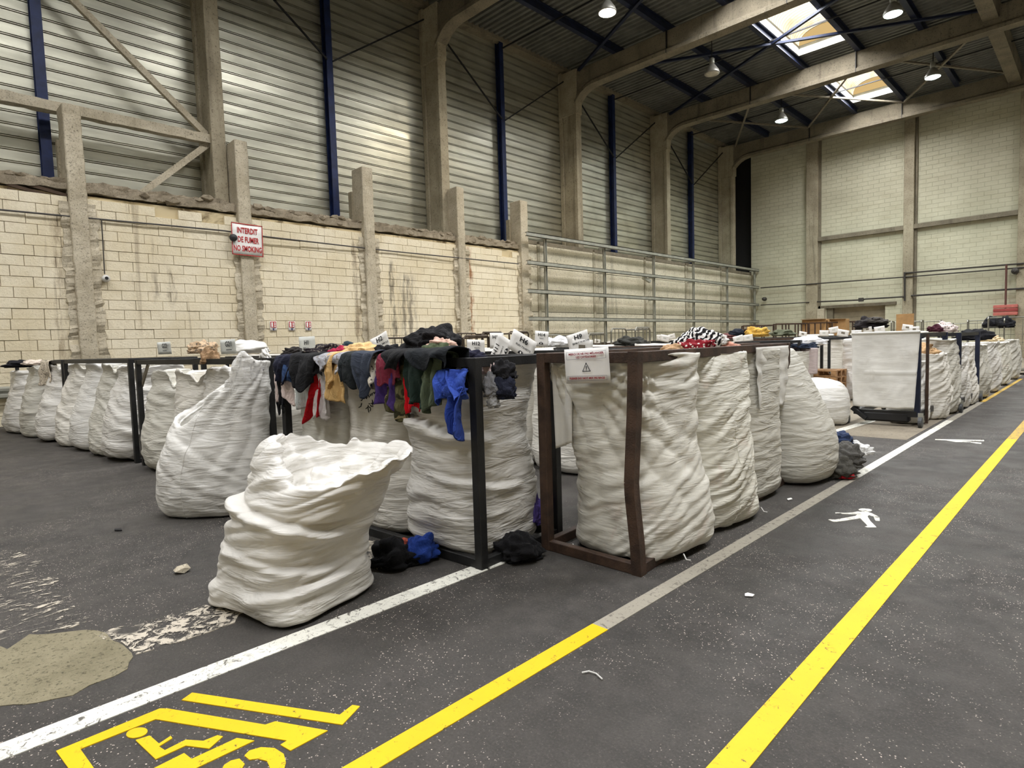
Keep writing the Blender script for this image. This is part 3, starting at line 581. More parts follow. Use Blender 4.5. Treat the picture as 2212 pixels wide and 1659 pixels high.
def bag(label, base, rings, mat, seed, rot=0.0, group=None, name='woven_bag', hem=None, ties=(), seam=None, **k):
    t = thing(name, label, 'bag', (base[0], base[1], 0), group); P = bag_mesh(rings, seed, rot, **k)
    m = MB(); m.grid(P+np.array([base[0], base[1], 0]), wrap=True); nu = P.shape[1]
    m.f.append(tuple(reversed(range(nu)))); m.f.append(tuple(range(len(m.v)-nu, len(m.v)))); o = m.build('bag_body', mat, t, smooth=True)
    if hem is not None:                     # doubled rim of the mouth
        rr = P[hem]+np.array([base[0], base[1], 0]); MB().tube([Vector(p) for p in rr[::2].tolist()], .011, 6, closed=True).build('hem', mat, o, smooth=True)
    if seam is not None:
        i = int(round((seam % (2*PI))/(2*PI)*nu)) % nu; q = P[int(len(P)*.10):int(len(P)*.62), i]+np.array([base[0], base[1], 0]); MB().tube([Vector(v) for v in q[::2].tolist()], .0045, 5).build('seam', mat, o, smooth=True)
    for (x, y, z) in ties: MB().tube([V(x, y, z), V(x+.02, y-.03, z+.02), V(x+.05, y-.05, z-.005), V(x+.07, y-.03, z-.01)], .005, 5).build('tie_string', M['white_pl'], t)
    return t
def std(h=1.36, w=.40, d=.40, belly=.06, lean=(0, 0), top=.97, n0=3.4, nt=6, openin=True, sag=.05):
    r = [(.012, 0, 0, .02, .02, 3), (.012, 0, 0, w*.55, d*.55, n0), (.03, 0, 0, w*.93, d*.93, n0), (.12, 0, 0, w+belly*.6, d+belly*.6, 2.8), (.36*h, lean[0]*.3, lean[1]*.3, w+belly, d+belly, 2.6),
         (.68*h, lean[0]*.7, lean[1]*.7, w+belly*.3, d+belly*.3, 3), (.9*h, lean[0], lean[1], w*top, d*top, nt*.8), (h, lean[0], lean[1], w*top, d*top, nt)]
    if openin: r += [(h-.03, lean[0], lean[1], w*top-.03, d*top-.03, nt), (h-sag-.12, lean[0], lean[1], w*top-.09, d*top-.09, 3), (h-sag-.08, lean[0], lean[1], .05, .05, 2)]
    return r
# ------------------------------------------------------------------ tube frames that hold the bags
def frame(label, c, h, mat, tw=.064, group=None, bent=None, base=True, name='bag_rack', mids=0, brace=False):
    """c: four floor corners front-left, front-right, back-right, back-left"""
    c = [Vector((p[0], p[1], 0)) for p in c]; t = thing(name, label, 'rack', tuple((c[0]+c[2])/2), group)
    for i, p in enumerate(c):
        if bent == i:
            q = [p, p+V(-.006, -.006, .2), p+V(-.026, -.024, h*.36), p+V(-.028, -.026, h*.42), p+V(-.010, -.010, h*.72), p+V(0, 0, h)]; m = MB()
            for a, b in zip(q[:-1], q[1:]): m.bar(a, b, tw, tw, tuple(E2))
            m.build('post', mat, t)
        else: MB().bar(p, p+V(0, 0, h), tw, tw, tuple(E2)).build('post', mat, t, bevel=.004)
    zt = V(0, 0, h-tw/2)
    for i in range(4):
        a, b = c[i], c[(i+1) % 4]; MB().bar(a+zt, b+zt, tw*.8, tw).build('top_rail', mat, t, bevel=.004)
        if base and not (base == 'open' and i == 0): MB().bar(a+V(0, 0, tw*.5), b+V(0, 0, tw*.5), tw*.8, tw).build('base_rail', mat, t, bevel=.004)
    for k in range(mids):
        u = (k+1)/(mids+1); p = c[3].lerp(c[2], u); MB().bar(p, p+V(0, 0, h), tw*.8, tw*.8, tuple(E2)).build('post', mat, t)
    if brace:
        for i in (0, 1): p = c[i]; q = c[1-i]; d = (q-p).normalized(); MB().bar(p+V(0, 0, h-.35)+E2*.03, p+d*.3+V(0, 0, h-.05)+E2*.03, .02, .05).build('corner_brace', M['greysteel'], t)
    return t
def gf(a0, a1, b0=0.0, b1=.85): return [G(a1, b0), G(a0, b0), G(a0, b1), G(a1, b1)]
F1 = frame('black steel bag frame heaped with clothes, corner post on the white line', gf(0, 2.47), 1.42, M['black'], .066)
F2 = frame('black steel bag frame behind the tilted open bag', gf(2.76, 6.36), 1.44, M['black'], .062, base='open', mids=2, brace=True)
F3 = frame('black steel bag frame with bags of diagonal folds', gf(6.66, 10.0), 1.46, M['black'], .062, base='open', mids=2)
F4 = frame('black steel bag frame in the far corner by the guard rail', gf(10.15, 13.95), 1.46, M['black'], .062, base='open', mids=2)
R1 = frame('rusty brown bag frame with a bent corner post beside the walkway', [(-2.87, 3.19), (-2.10, 3.20), (-2.33, 6.28), (-3.10, 6.25)], 1.43, M['rust'], .07, bent=1)
# ------------------------------------------------------------------ bags of the two front rows
rE = math.atan2(E1.y, E1.x)
c = G(.45, .40); cb = bag('full white bag standing behind the black corner post', c, [(.012, 0, 0, .02, .02, 3), (.012, 0, 0, .24, .24, 3.5), (.03, 0, 0, .38, .36, 3.6), (.14, -.01, -.01, .44, .44, 3), (.48, 0, 0, .45, .45, 2.7), (.80, 0, -.02, .41, .41, 2.7), (.93, 0, -.03, .40, .42, 2.7), (1.08, .01, 0, .40, .40, 3), (1.3, .02, .02, .39, .38, 5), (1.37, .02, .02, .39, .38, 6), (1.33, .02, .02, .36, .35, 6), (1.25, .02, .02, .28, .28, 3), (1.28, .02, .02, .05, .05, 2)], MB_bag['b'], 3, rE, nu=140, nv=120, fold=.040, big=.035, shear=.10, fz=7, creases=((-.45, 1.02, .1, .90, .045, .03), (-.2, .62, .3, .52, .02, .02)))
c = G(1.28, .40); bag('white bag with black handwriting under the purple and camouflage clothes', c, std(1.36, .41, .36, .05), MB_bag['a'], 5, rE, nu=128, nv=100, fold=.022, big=.02)
c = G(2.05, .40); bag('white bag below the hanging red garment', c, std(1.35, .38, .36, .05), MB_bag['d'], 6, rE, nu=120, nv=90, fold=.026, shear=-.25)
def post_front(P, th, t):                   # hood of cloth folded up on the left, mouth fallen open to the right
    q = np.array([CR.x, CR.y]); f = np.array([CF.x, CF.y]); u = P[..., 0]*q[0]+P[..., 1]*q[1]; v = P[..., 0]*f[0]+P[..., 1]*f[1]
    top = sm(.62, .74, t)[:, None]*(1-sm(.86, .95, t)[:, None])
    rim = sm(.60, .72, t)[:, None]*(1-sm(.80, .90, t)[:, None])
    P[..., 2] += top*.13*np.exp(-((u+.14)/.20)**4)*sm(-.45, .05, v+.25); P[..., 2] -= top*.13*np.exp(-((u-.28)/.24)**2)*sm(.05, -.25, v)
    wob = pn(u*6+3, v*6, 1.5); P[..., 2] += rim*.035*wob+rim*.03*pn(u*13, v*13, 4); P[..., 0] += rim*.035*pn(u*7, v*7, 8); P[..., 1] += rim*.035*pn(u*7, v*7, 15)
    ins = sm(.80, .92, t)[:, None]; P[..., 2] += ins*(-.05+.05*pn(P[..., 0]*7, P[..., 1]*7, 3)+.03*np.abs(pn(P[..., 0]*14, P[..., 1]*14, 6)))
    return P
sR = lambda k: (k*.7071, k*.7071)
bag('bulging white bag alone on the floor in the foreground, mouth flopped open', (-3.50, 1.56), [
    (.012, 0, 0, .02, .02, 4), (.012, 0, 0, .25, .25, 5), (.028, 0, 0, .385, .365, 5.5), (.10, 0, 0, .395, .38, 4.2), (.24, .01, .01, .385, .37, 3.2), (.40, .03, .03, .375, .36, 2.9), (.52, .07, .07, .385, .37, 2.7), (.63, .11, .11, .41, .38, 2.5), (.72, .15, .15, .42, .37, 2.3, .02, .04),
    (.80, .19, .19, .43, .36, 2.2, .02, .05), (.86, .24, .24, .44, .34, 2.2, .0, .08), (.855, .235, .235, .42, .32, 2.2, .0, .08), (.78, .20, .20, .36, .28, 2.2), (.75, .16, .16, .24, .2, 2), (.74, .14, .14, .03, .03, 2)],
    MB_bag['b'], 11, .28, nu=240, nv=210, fold=.046, big=.035, fine=.010, fz=6.5, shear=-.10, post=post_front, creases=((-.38, .68, .40, .52, .030, .022), (-.30, .40, .30, .30, .016, .02), (-.1, .18, .4, .25, .018, .02)))
def post_tilt(P, th, t):
    u = P[..., 0]*CR.x+P[..., 1]*CR.y; k = sm(.40, .66, t)[:, None]*(1-.9*sm(.68, .82, t)[:, None]); P[..., 2] += k*(.50*sm(-.30, .45, u)+.12*np.exp(-((u-.42)/.07)**2)-.08*np.exp(-((u-.26)/.07)**2)); v = P[..., 0]*CF.x+P[..., 1]*CF.y; P[..., 2] += k*.50*np.clip(v, -.4, .4)*sm(.55, -.1, u); P[..., 2] += k*.03*pn(u*6, v*6, 2); return P
bag('white bag tilted with a wide open rim hooked up to the frame', (-6.08, 2.02), [
    (.012, 0, 0, .02, .02, 3), (.012, 0, 0, .3, .25, 3), (.03, 0, 0, .44, .36, 3.2), (.14, .0, .0, .50, .42, 2.8), (.40, .0, .0, .52, .44, 2.6), (.66, .03, .03, .50, .41, 2.5), (.84, .06, .06, .47, .36, 2.4), (.93, .08, .08, .46, .33, 2.3),
    (.90, .085, .085, .43, .30, 2.3), (.60, .07, .07, .38, .27, 2.2), (.42, .06, .06, .30, .22, 2.2), (.36, .06, .06, .03, .03, 2)], MB_bag['e'], 14, PI/4, nu=180, nv=150, fold=.026, big=.03, fz=6, shear=.55, post=post_tilt, hem=98, seam=-PI/2-.15, anchors=((.40, .40, 1.40, .05, 14, .8),))
c = V(-2.43, 3.71, 0); bag('white bag filling the rusty frame, warning notice on it', c, [(.012, 0, 0, .02, .02, 3), (.012, 0, 0, .22, .24, 4), (.03, .02, 0, .37, .40, 4), (.12, .03, .02, .42, .45, 3.2), (.40, .03, .03, .42, .45, 2.8), (.75, -.02, .0, .395, .43, 3), (1.1, -.05, -.04, .385, .42, 5), (1.34, -.065, -.05, .385, .43, 9), (1.40, -.065, -.05, .385, .43, 9), (1.36, -.065, -.05, .35, .39, 9), (1.2, -.06, -.03, .28, .3, 3), (1.25, -.06, -.03, .05, .05, 2)],
    MB_bag['g'], 21, -.07, nu=200, nv=160, fold=.030, big=.03, shear=-.45, fz=6, anchors=((-.42, -.42, 1.40, .055, 17, .8), (.30, -.40, 1.38, .03, 11, .35)), ties=((-2.72, 3.30, .03), (-2.02, 3.62, .03)))
c = V(-2.50, 4.62, 0); bag('white bag second along the rusty frame, tall and creased', c, [(.012, 0, 0, .02, .02, 3), (.012, 0, 0, .25, .26, 4), (.03, .03, 0, .40, .43, 4), (.14, .05, 0, .44, .46, 3), (.45, .05, 0, .44, .46, 2.7), (.85, .03, 0, .41, .44, 3), (1.2, .0, 0, .38, .42, 5), (1.38, -.02, 0, .36, .42, 7), (1.34, -.02, 0, .33, .38, 6), (1.3, -.02, 0, .2, .2, 2)], MB_bag['c'], 22, -.07, nu=160, nv=130, fold=.044, big=.035, shear=-.55, fz=6, seam=-.12, ties=((-2.08, 5.04, .03),))
c = V(-2.56, 5.55, 0); bag('grey white bag third along the rusty frame with a square flap', c, std(1.38, .37, .41, .04, (-.02, 0)), MB_bag['d'], 23, -.07, nu=130, nv=100, fold=.018, big=.02)
t = thing('cloth_flap', 'square pale cloth flap hung over the rusty rail end', 'cloth', (-2.27, 5.85, .86)); k_ = np.zeros((26, 30, 3))
for j in range(26):
    for i in range(30):
        u, v = i/29, j/25; k_[j, i] = (-2.215-.073*(u*.95)*.9+.03*math.sin(u*9+v*2)*v+.02*float(pn(u*4, v*6, 1)), 5.28+u*.93, 1.405-.55*v-.03*u*v)
fs = MB().grid(k_).build('flap_sheet', MB_bag['s'], t, smooth=True, thick=.004); MB().tube([V(-2.28, 6.2, .83), V(-2.25, 6.23, .80), V(-2.24, 6.25, .76)], .006, 5).build('knot', M['white_pl'], fs)
t = thing('cloth_flap', 'loose white cloth corner hanging inside the front left rusty post', 'cloth', (-2.78, 3.12, .9)); k_ = np.zeros((24, 14, 3))
for j in range(24):
    for i in range(14):
        u, v = i/13, j/23; k_[j, i] = (-2.83+.17*u*(1-.25*v)+.02*v, 3.235+.05*u+.02*math.sin(u*5), 1.36-(.62-.0*u)*v+.05*u*v)
MB().grid(k_).build('flap_sheet', MB_bag['s'], t, smooth=True, thick=.004)
c = V(-2.38, 6.50, 0); bag('white bag leaning out beyond the far post of the rusty frame', c, [(.012, 0, 0, .02, .02, 3), (.012, 0, 0, .22, .22, 3), (.03, .02, 0, .34, .36, 3), (.15, .04, .0, .40, .42, 2.6), (.45, .04, .02, .39, .42, 2.5), (.8, -.03, .0, .34, .38, 2.6), (1.15, -.12, -.04, .26, .30, 3), (1.36, -.18, -.08, .2, .22, 4), (1.32, -.18, -.08, .15, .15, 3)], MB_bag['d'], 24, -.07, nu=120, nv=100, fold=.014, big=.02)
def droop(amt, ph):
    def f(P, th, t):
        k = sm(.62, .80, t)[:, None]*(1-sm(.86, .97, t)[:, None]); a = (np.abs(np.sin(2*(th-ph)))**1.3)[None, :]; P[..., 2] -= k*(amt*(1-a)+.03*pn(P[..., 0]*5, P[..., 1]*5, amt*20)); return P
    return f
# bags of the long left row, from the tilted bag to the far wall
for i, (a, w, h, mat, sh, lab) in enumerate([
    (3.25, .42, 1.36, 'a', .2, 'white bag half hidden behind the tilted open bag'), (4.15, .44, 1.34, 'b', -.3, 'white bag under the G21 card'), (4.98, .42, 1.30, 'a', -.2, 'white bag with beige clothes spilling from its mouth'), (5.80, .42, 1.30, 'd', .1, 'white bag under the G22 card'),
    (7.22, .40, 1.36, 'b', .45, 'white bag with strong diagonal folds beside the double post'), (7.98, .44, 1.40, 'd', .5, 'grey white bag with a drooping collar in the left row'), (8.85, .44, 1.40, 'e', .3, 'smooth pale bag between two folded bags in the left row'), (9.70, .42, 1.40, 'a', .3, 'white bag left of the lace garment'),
    (10.75, .46, 1.38, 'b', .1, 'white bag with the lace garment hung above it'), (11.8, .46, 1.36, 'd', 0, 'white sheet fronted bag far along the left row'), (13.0, .62, 1.26, 'b', 0, 'outermost white bag with level creases nearest the guard rail')]):
    b_ = [.36, .34, .34, .30, .22, .22, .20, .16, .12, .06, .0][i]; ln = E2*min(.24, .44-b_)*(1 if i < 9 else .6)
    bag(lab, G(a, b_), std(h, w, .40, [.06, .07, .06, .09, .11, .06, .09, .05, .08, .05, .06][i], (ln.x, ln.y), .93, sag=.1), MB_bag[mat], 40+i, rE, nu=96, nv=80, fold=.045 if mat != 'e' else .02, big=.035, shear=sh, fz=10 if i == 10 else 5.5, post=droop([.10, .16, .14, .24, .06, .14, .05, .10, .12, .06, .04][i], PI/4+.3*math.sin(i*2.1)))
# ------------------------------------------------------------------ garments
CL = {}
def cloth(rgb, pat=None):
    k = (rgb, pat)
    if k not in CL: CL[k] = m_cloth('cloth_%d_%d_%d' % rgb, rgb, .85, pat)
    return CL[k]
def drape(name, label, xs, bot, layer, rgb, seed, pat=None, back=.25, ripple=.022, k=9, b=0.0, z0=None, off=None):
    """xs: photo x of the two sides on the rail; bot: (x left, x right, y) of the lower edge."""
    hang = z0 is not None; z0 = z0 or 1.425+.012*layer; off = b-.035-.028*layer if off is None else off; n, mv = 30, 48; back = 0.0 if hang else back; over = .012 if hang else .10; a0, a1 = rowa(xs[0], off), rowa(xs[1], off); p0, p1 = rowpt(bot[0], bot[2], off-.04), rowpt(bot[1], bot[2], off-.04)
    A0, A1, zb = (p0-O2).dot(E1), (p1-O2).dot(E1), (p0.z+p1.z)/2; P = np.zeros((mv, n, 3)); L = z0-zb
    for j in range(mv):
        s = j/(mv-1)*(back+over+L)
        for i in range(n):
            u = i/(n-1); wob = float(pn(u*2.2+seed, s*3, 2.5)); edge = float(pn(u*2.0+seed*1.7, 7.7, 0))*.10
            if s < back: f = 0; z = z0-(back-s)*.9; bb = b+.05; 
            elif s < back+over: q = (s-back)/over; f = 0; z = z0+(.0 if hang else .02*math.sin(PI*q)); bb = off if hang else b+.05+(off-b-.05)*q
            else: f = (s-back-over)/L; z = z0-f*(L+edge); bb = off-.035*math.sin(min(1, f*2.2)*PI/2)
            aa = (a0+(a1-a0)*u)*(1-f)+(A0+(A1-A0)*u)*f+.02*wob*f; fold = math.sin(u*k+seed+f*1.5+wob*2)*ripple*1.3*(.35+.65*f)+.025*wob+.03*abs(float(pn(u*3+seed, s*5, 1)))+.016*abs(float(pn(u*7+seed, s*11, 4)))
            p = G(aa, bb-fold, z+.012*float(pn(u*4+seed, s*2, 9))); P[j, i] = p
    t = MB().grid(P).build(name, cloth(rgb, pat), None, smooth=True, thick=.006); recentre(t); return tag(t, label, 'garment', 'clothes over the black frame')
D = drape
D('shirt', 'white and pink top low on the left end of the heaped frame', (603, 634), (600, 633, 862), 0, (222, 204, 198), 1); D('shorts', 'small black garment hanging lowest beside the left post', (600, 622), (598, 623, 884), 0, (20, 20, 22), 2)
D('shirt', 'pale grey crumpled shirt behind the red garment', (634, 690), (640, 684, 874), 0, (188, 194, 192), 3); D('shirt', 'long light grey garment hanging right of the red one', (690, 716), (688, 712, 898), 0, (206, 200, 198), 4)
D('shirt', 'navy shirt at the left end of the heaped rail', (601, 642), (594, 614, 826), 2, (30, 32, 48), 5); D('jeans', 'piece of blue denim between navy and black clothes', (622, 645), (616, 636, 818), 1, (58, 82, 124), 6)
D('jacket', 'black jacket with a pointed sleeve over the rail', (628, 692), (640, 668, 838), 3, (24, 24, 26), 7, None, .3, .03); D('jacket', 'second black jacket fold beside grey leggings', (655, 700), (662, 690, 812), 2, (30, 29, 32), 8)
D('leggings', 'grey patterned leggings crumpled over the rail', (682, 742), (690, 728, 800), 3, (160, 160, 166), 9, 'ditsy', .25, .03); D('shirt', 'bright red garment tapering down the white bag', (689, 697), (656, 690, 904), 1, (172, 14, 24), 10, None, .1, .03)
D('shirt', 'tan shirt hanging with one sleeve', (716, 752), (716, 752, 873), 2, (200, 164, 108), 11); D('shirt', 'tan sleeve beside the tan shirt', (712, 726), (708, 720, 832), 3, (206, 170, 114), 12)
D('trousers', 'charcoal trouser leg between tan and slate clothes', (743, 768), (743, 762, 832), 3, (34, 38, 40), 13); D('trousers', 'slate grey trousers with pale blue lining', (766, 812), (778, 790, 845), 3, (56, 62, 74), 14, None, .25, .03); D('shirt', 'pale blue scrap tucked behind slate trousers', (764, 782), (768, 780, 800), 1, (150, 176, 190), 15)
D('shirt', 'cream printed garment left of the maroon one', (796, 824), (800, 822, 822), 1, (214, 206, 190), 16, 'ditsy'); D('skirt', 'purple skirt hanging below the maroon cloth', (818, 868), (817, 862, 884), 1, (62, 42, 98), 17, None, .2, .02, 12); D('cloth', 'maroon cloth lying over the purple skirt', (822, 870), (820, 866, 826), 2, (112, 36, 52), 18, None, .2, .012)
D('trousers', 'camouflage trousers hanging beside the purple skirt', (836, 882), (834, 880, 901), 0, (92, 88, 58), 19, 'camo'); D('shirt', 'second red garment hanging under dark green clothes', (884, 905), (880, 902, 890), 0, (206, 20, 34), 20)
D('jumper', 'dark green jumper hanging over the rail', (882, 926), (878, 922, 868), 2, (34, 48, 42), 21, None, .25, .03); D('trousers', 'olive cotton garment next to the royal blue one', (914, 958), (922, 950, 880), 2, (84, 94, 74), 22, None, .25, .03, 14)
D('top', 'royal blue knotted garment hanging lowest by the corner post', (956, 1008), (974, 1004, 930), 2, (46, 70, 152), 23, None, 0, .05, 8, 0, 1.345, -.07); D('top', 'short royal blue layer over the knotted blue garment', (950, 966), (952, 1000, 868), 2, (50, 76, 162), 24, None, 0, .05, 7, 0, 1.34, -.10); D('shirt', 'bright blue sleeve just left of the corner post', (986, 1014), (960, 1004, 850), 2, (58, 86, 176), 28, None, 0, .04, 6, 0, 1.335, -.045)
D('jacket', 'black sleeve draped across the maroon cloth', (836, 884), (838, 850, 792), 4, (20, 20, 22), 25, None, .3, .02); D('jacket', 'black jacket edge draped over dark green jumper', (884, 968), (900, 960, 792), 4, (18, 22, 26), 26, None, .3, .03); D('shirt', 'black cloth behind the blue garment', (950, 1012), (955, 1010, 840), 1, (16, 17, 20), 27, None, 0, .03, 8, 0, 1.35, -.02)
def heap(name, label, c, r, rgb, seed, pat=None, cat='garment', group=None, cr=.36, n=44, m=30, mat=None):
    th = np.linspace(0, 2*PI, n, endpoint=False)[None, :]; ph = np.linspace(-PI/2*.98, PI/2*.98, m)[:, None]
    X, Y, Z = np.cos(ph)*np.cos(th), np.cos(ph)*np.sin(th), np.sin(ph)*np.ones_like(th); q = seed*2.3
    so = lambda n: np.sqrt(n*n+.004); k = 1+cr*(1.0*pn(X*1.3+q, Y*1.3, Z*1.3)+1.5*(so(pn(X*1.9+q, Y*1.9, Z*3.0+3))-.25)+.35*(so(pn(X*3.4+q, Y*3.4, Z*6.5))-.25))
    P = np.stack([X*k*r[0], Y*k*r[1], np.where(Z < 0, Z*.5, Z)*k*r[2]], -1); P[..., 2] = np.maximum(P[..., 2], -.35*r[2])
    ca, sa = math.cos(.9), math.sin(.9); P = np.stack([P[..., 0]*.7071-P[..., 1]*.7071, P[..., 0]*.7071+P[..., 1]*.7071, P[..., 2]], -1)      # first axis across the view
    g = MB(); g.grid(P+np.array(tuple(c)), wrap=True); g.f += [tuple(reversed(range(n))), tuple(range((m-1)*n, m*n))]; o = g.build(name, mat or cloth(rgb, pat), None, smooth=True); recentre(o); return tag(o, label, cat, group)
gp = 'clothes heaped on the black frame'
heap('jacket', 'big black jacket crowning the clothes heap', dp(938, 760, 4.75), (.24, .2, .20), (18, 17, 19), 1, None, 'garment', gp, .30, 84, 60); heap('jacket', 'black cloth lying left of the black jacket heap', dp(868, 776, 4.75), (.20, .13, .10), (24, 23, 25), 2, None, 'garment', gp); heap('jumper', 'olive crumpled jumper tucked under the black jacket', dp(948, 765, 4.45), (.13, .1, .08), (78, 88, 64), 3, None, 'garment', gp); heap('shirt', 'pale pink shirt peeping from the black heap', dp(955, 748, 4.5), (.10, .08, .06), (214, 178, 162), 4, None, 'garment', gp)
heap('jacket', 'dark navy clothes beside the H12 card', dp(1012, 773, 4.65), (.14, .12, .06), (34, 34, 52), 5, None, 'garment', gp); heap('shirt', 'long tan cloth fold lying over the rail', dp(782, 763, 5.1), (.16, .12, .085), (222, 186, 132), 6, None, 'garment', gp); heap('shirt', 'dark patterned cloth along the top of the left heap', dp(712, 762, 5.35), (.24, .14, .07), (34, 28, 32), 7, 'ditsy', 'garment', gp); heap('shirt', 'crimson cloth behind the grey leggings', dp(735, 764, 5.2), (.10, .08, .06), (160, 36, 66), 8, None, 'garment', gp)
heap('hat', 'dark teal bundle on top of the left heap', dp(753, 749, 5.5), (.06, .06, .05), (36, 54, 62), 9, None, 'garment', gp, .15); heap('shirt', 'bright yellow scrap beside the teal bundle', dp(778, 752, 5.5), (.05, .05, .03), (214, 204, 60), 10, None, 'garment', gp); heap('jacket', 'dark cloth mound left of the H1 card', dp(632, 764, 5.9), (.10, .1, .06), (40, 36, 34), 11, None, 'garment', gp); heap('shirt', 'black cloth under the H2 card', dp(838, 765, 5.0), (.12, .1, .07), (20, 20, 22), 12, None, 'garment', gp)
heap('top', 'crumpled royal blue bunch beside the corner post', rowpt(984, 846, -.11), (.075, .05, .085), (48, 74, 160), 51, None, 'garment', gp, .4); gp = 'clothes on the side rail of the corner bag'
side = lambda x, y, d: dp(x, y, d)
heap('jacket', 'black bunched jacket hanging on the side rail', side(1090, 812, 4.02), (.085, .06, .10), (22, 21, 24), 13, None, 'garment', gp, .35); heap('trousers', 'dark navy trousers hanging on the side rail', side(1092, 850, 3.98), (.075, .05, .11), (26, 29, 44), 14, None, 'garment', gp, .35); heap('shirt', 'grey shirt bunched beside the corner post', side(1062, 845, 3.98), (.06, .05, .11), (110, 110, 112), 15, None, 'garment', gp, .35); heap('shirt', 'pale grey tail of cloth below the navy trousers', side(1066, 872, 3.97), (.04, .035, .085), (150, 150, 150), 16, None, 'garment', gp, .35); heap('shirt', 'pink and white cloth between post and black jacket', side(1056, 800, 4.05), (.05, .04, .07), (214, 190, 186), 17, None, 'garment', gp)
gp = 'clothes fallen on the floor'
heap('shirt', 'black clothes lying in front of the corner bag', fl(852, 1222)+V(0, 0, .05), (.16, .13, .13), (14, 14, 16), 18, None, 'garment', gp); heap('shirt', 'royal blue shirt with orange print on the floor', fl(905, 1212)+V(0, 0, .05), (.13, .11, .12), (34, 62, 140), 19, None, 'garment', gp); heap('scarf', 'small orange printed piece on the blue shirt', fl(888, 1205)+V(.02, -.08, .12), (.035, .03, .05), (190, 96, 74), 20, None, 'garment', gp); heap('jumper', 'shaggy black garment on the floor between the two frames', fl(1122, 1208)+V(0, 0, .05), (.16, .12, .13), (16, 15, 17), 21, None, 'garment', gp, .35); heap('shirt', 'purple cloth low in the gap between the two frames', dp(1156, 1115, 4.6), (.06, .08, .16), (74, 60, 120), 22, None, 'garment', gp)
gp = 'clothes spilled beside the walkway'
heap('jumper', 'navy garment on top of the spilled clothes', dp(1814, 953, 6.55), (.13, .13, .11), (44, 56, 84), 23, None, 'garment', gp); heap('jacket', 'dark grey garment among the spilled clothes', dp(1826, 995, 6.35), (.18, .16, .17), (84, 82, 78), 24, None, 'garment', gp, .3, 56, 40); heap('jacket', 'olive grey garment at the bottom of the spilled clothes', fl(1806, 1036)+V(0, .1, .08), (.15, .15, .16), (78, 76, 70), 25, None, 'garment', gp); heap('shirt', 'small red cloth on the white line', fl(1828, 1036)+V(0, 0, .04), (.08, .06, .07), (170, 28, 40), 26, None, 'garment', gp); heap('plastic_sheet', 'white crinkled plastic sheet among spilled clothes', dp(1845, 975, 6.6), (.17, .12, .10), (228, 228, 226), 27, None, 'sheet', gp, .4)
gp = 'clothes on the rusty frame'
heap('blouse', 'black and white striped blouse heaped on the rusty frame', dp(1516, 742, 5.15), (.17, .14, .135), (230, 228, 224), 28, 'stripe', 'garment', gp, .28, 72, 48); heap('blouse', 'striped cloth fold sloping off the striped heap', dp(1478, 749, 5.1), (.13, .1, .07), (230, 228, 224), 29, 'stripe', 'garment', gp); heap('dress', 'red cloth with white print under the striped blouse', dp(1506, 754, 4.85), (.15, .1, .07), (126, 22, 34), 30, 'dots', 'garment', gp); heap('shirt', 'tan cloth at the left foot of the striped heap', dp(1450, 757, 4.8), (.09, .08, .05), (178, 146, 112), 31, None, 'garment', gp); heap('shirt', 'salmon cloth at the right foot of the striped heap', dp(1562, 752, 5.3), (.12, .09, .05), (206, 150, 130), 32, None, 'garment', gp); heap('blouse', 'white lace cloth right of the striped heap', dp(1545, 742, 5.3), (.11, .1, .09), (220, 216, 210), 33, 'ditsy', 'garment', gp)
t = D('scarf', 'pale lace garment hung over the far left frame', (90, 106), (84, 108, 829), 1, (200, 188, 168), 41, 'ditsy', .2, .05, 9); t['group'] = 'clothes on the left frames'
heap('jumper', 'black clothes in the mouth of the outermost left bag', dp(48, 790, 12.2), (.35, .25, .10), (28, 28, 34), 42, None, 'garment', 'clothes on the left frames'); heap('shirt', 'white and beige clothes beside the black ones far left', dp(74, 786, 11.5), (.2, .2, .07), (214, 200, 186), 43, None, 'garment', 'clothes on the left frames'); heap('shirt', 'beige striped cloth poking out by the G21 card', dp(436, 757, 6.9), (.16, .15, .10), (190, 164, 134), 44, 'ditsy', 'garment', 'clothes on the left frames'); heap('shirt', 'brown cloth spilling below the rail under beige cloth', dp(452, 778, 6.7), (.10, .1, .12), (146, 118, 88), 45, None, 'garment', 'clothes on the left frames')
heap('bag_mouth', 'white bag mouth rising high behind the G21 card', dp(532, 756, 8.2), (.30, .25, .13), (240, 240, 238), 46, None, 'bag', None, .16, 40, 28, MB_bag['e'])
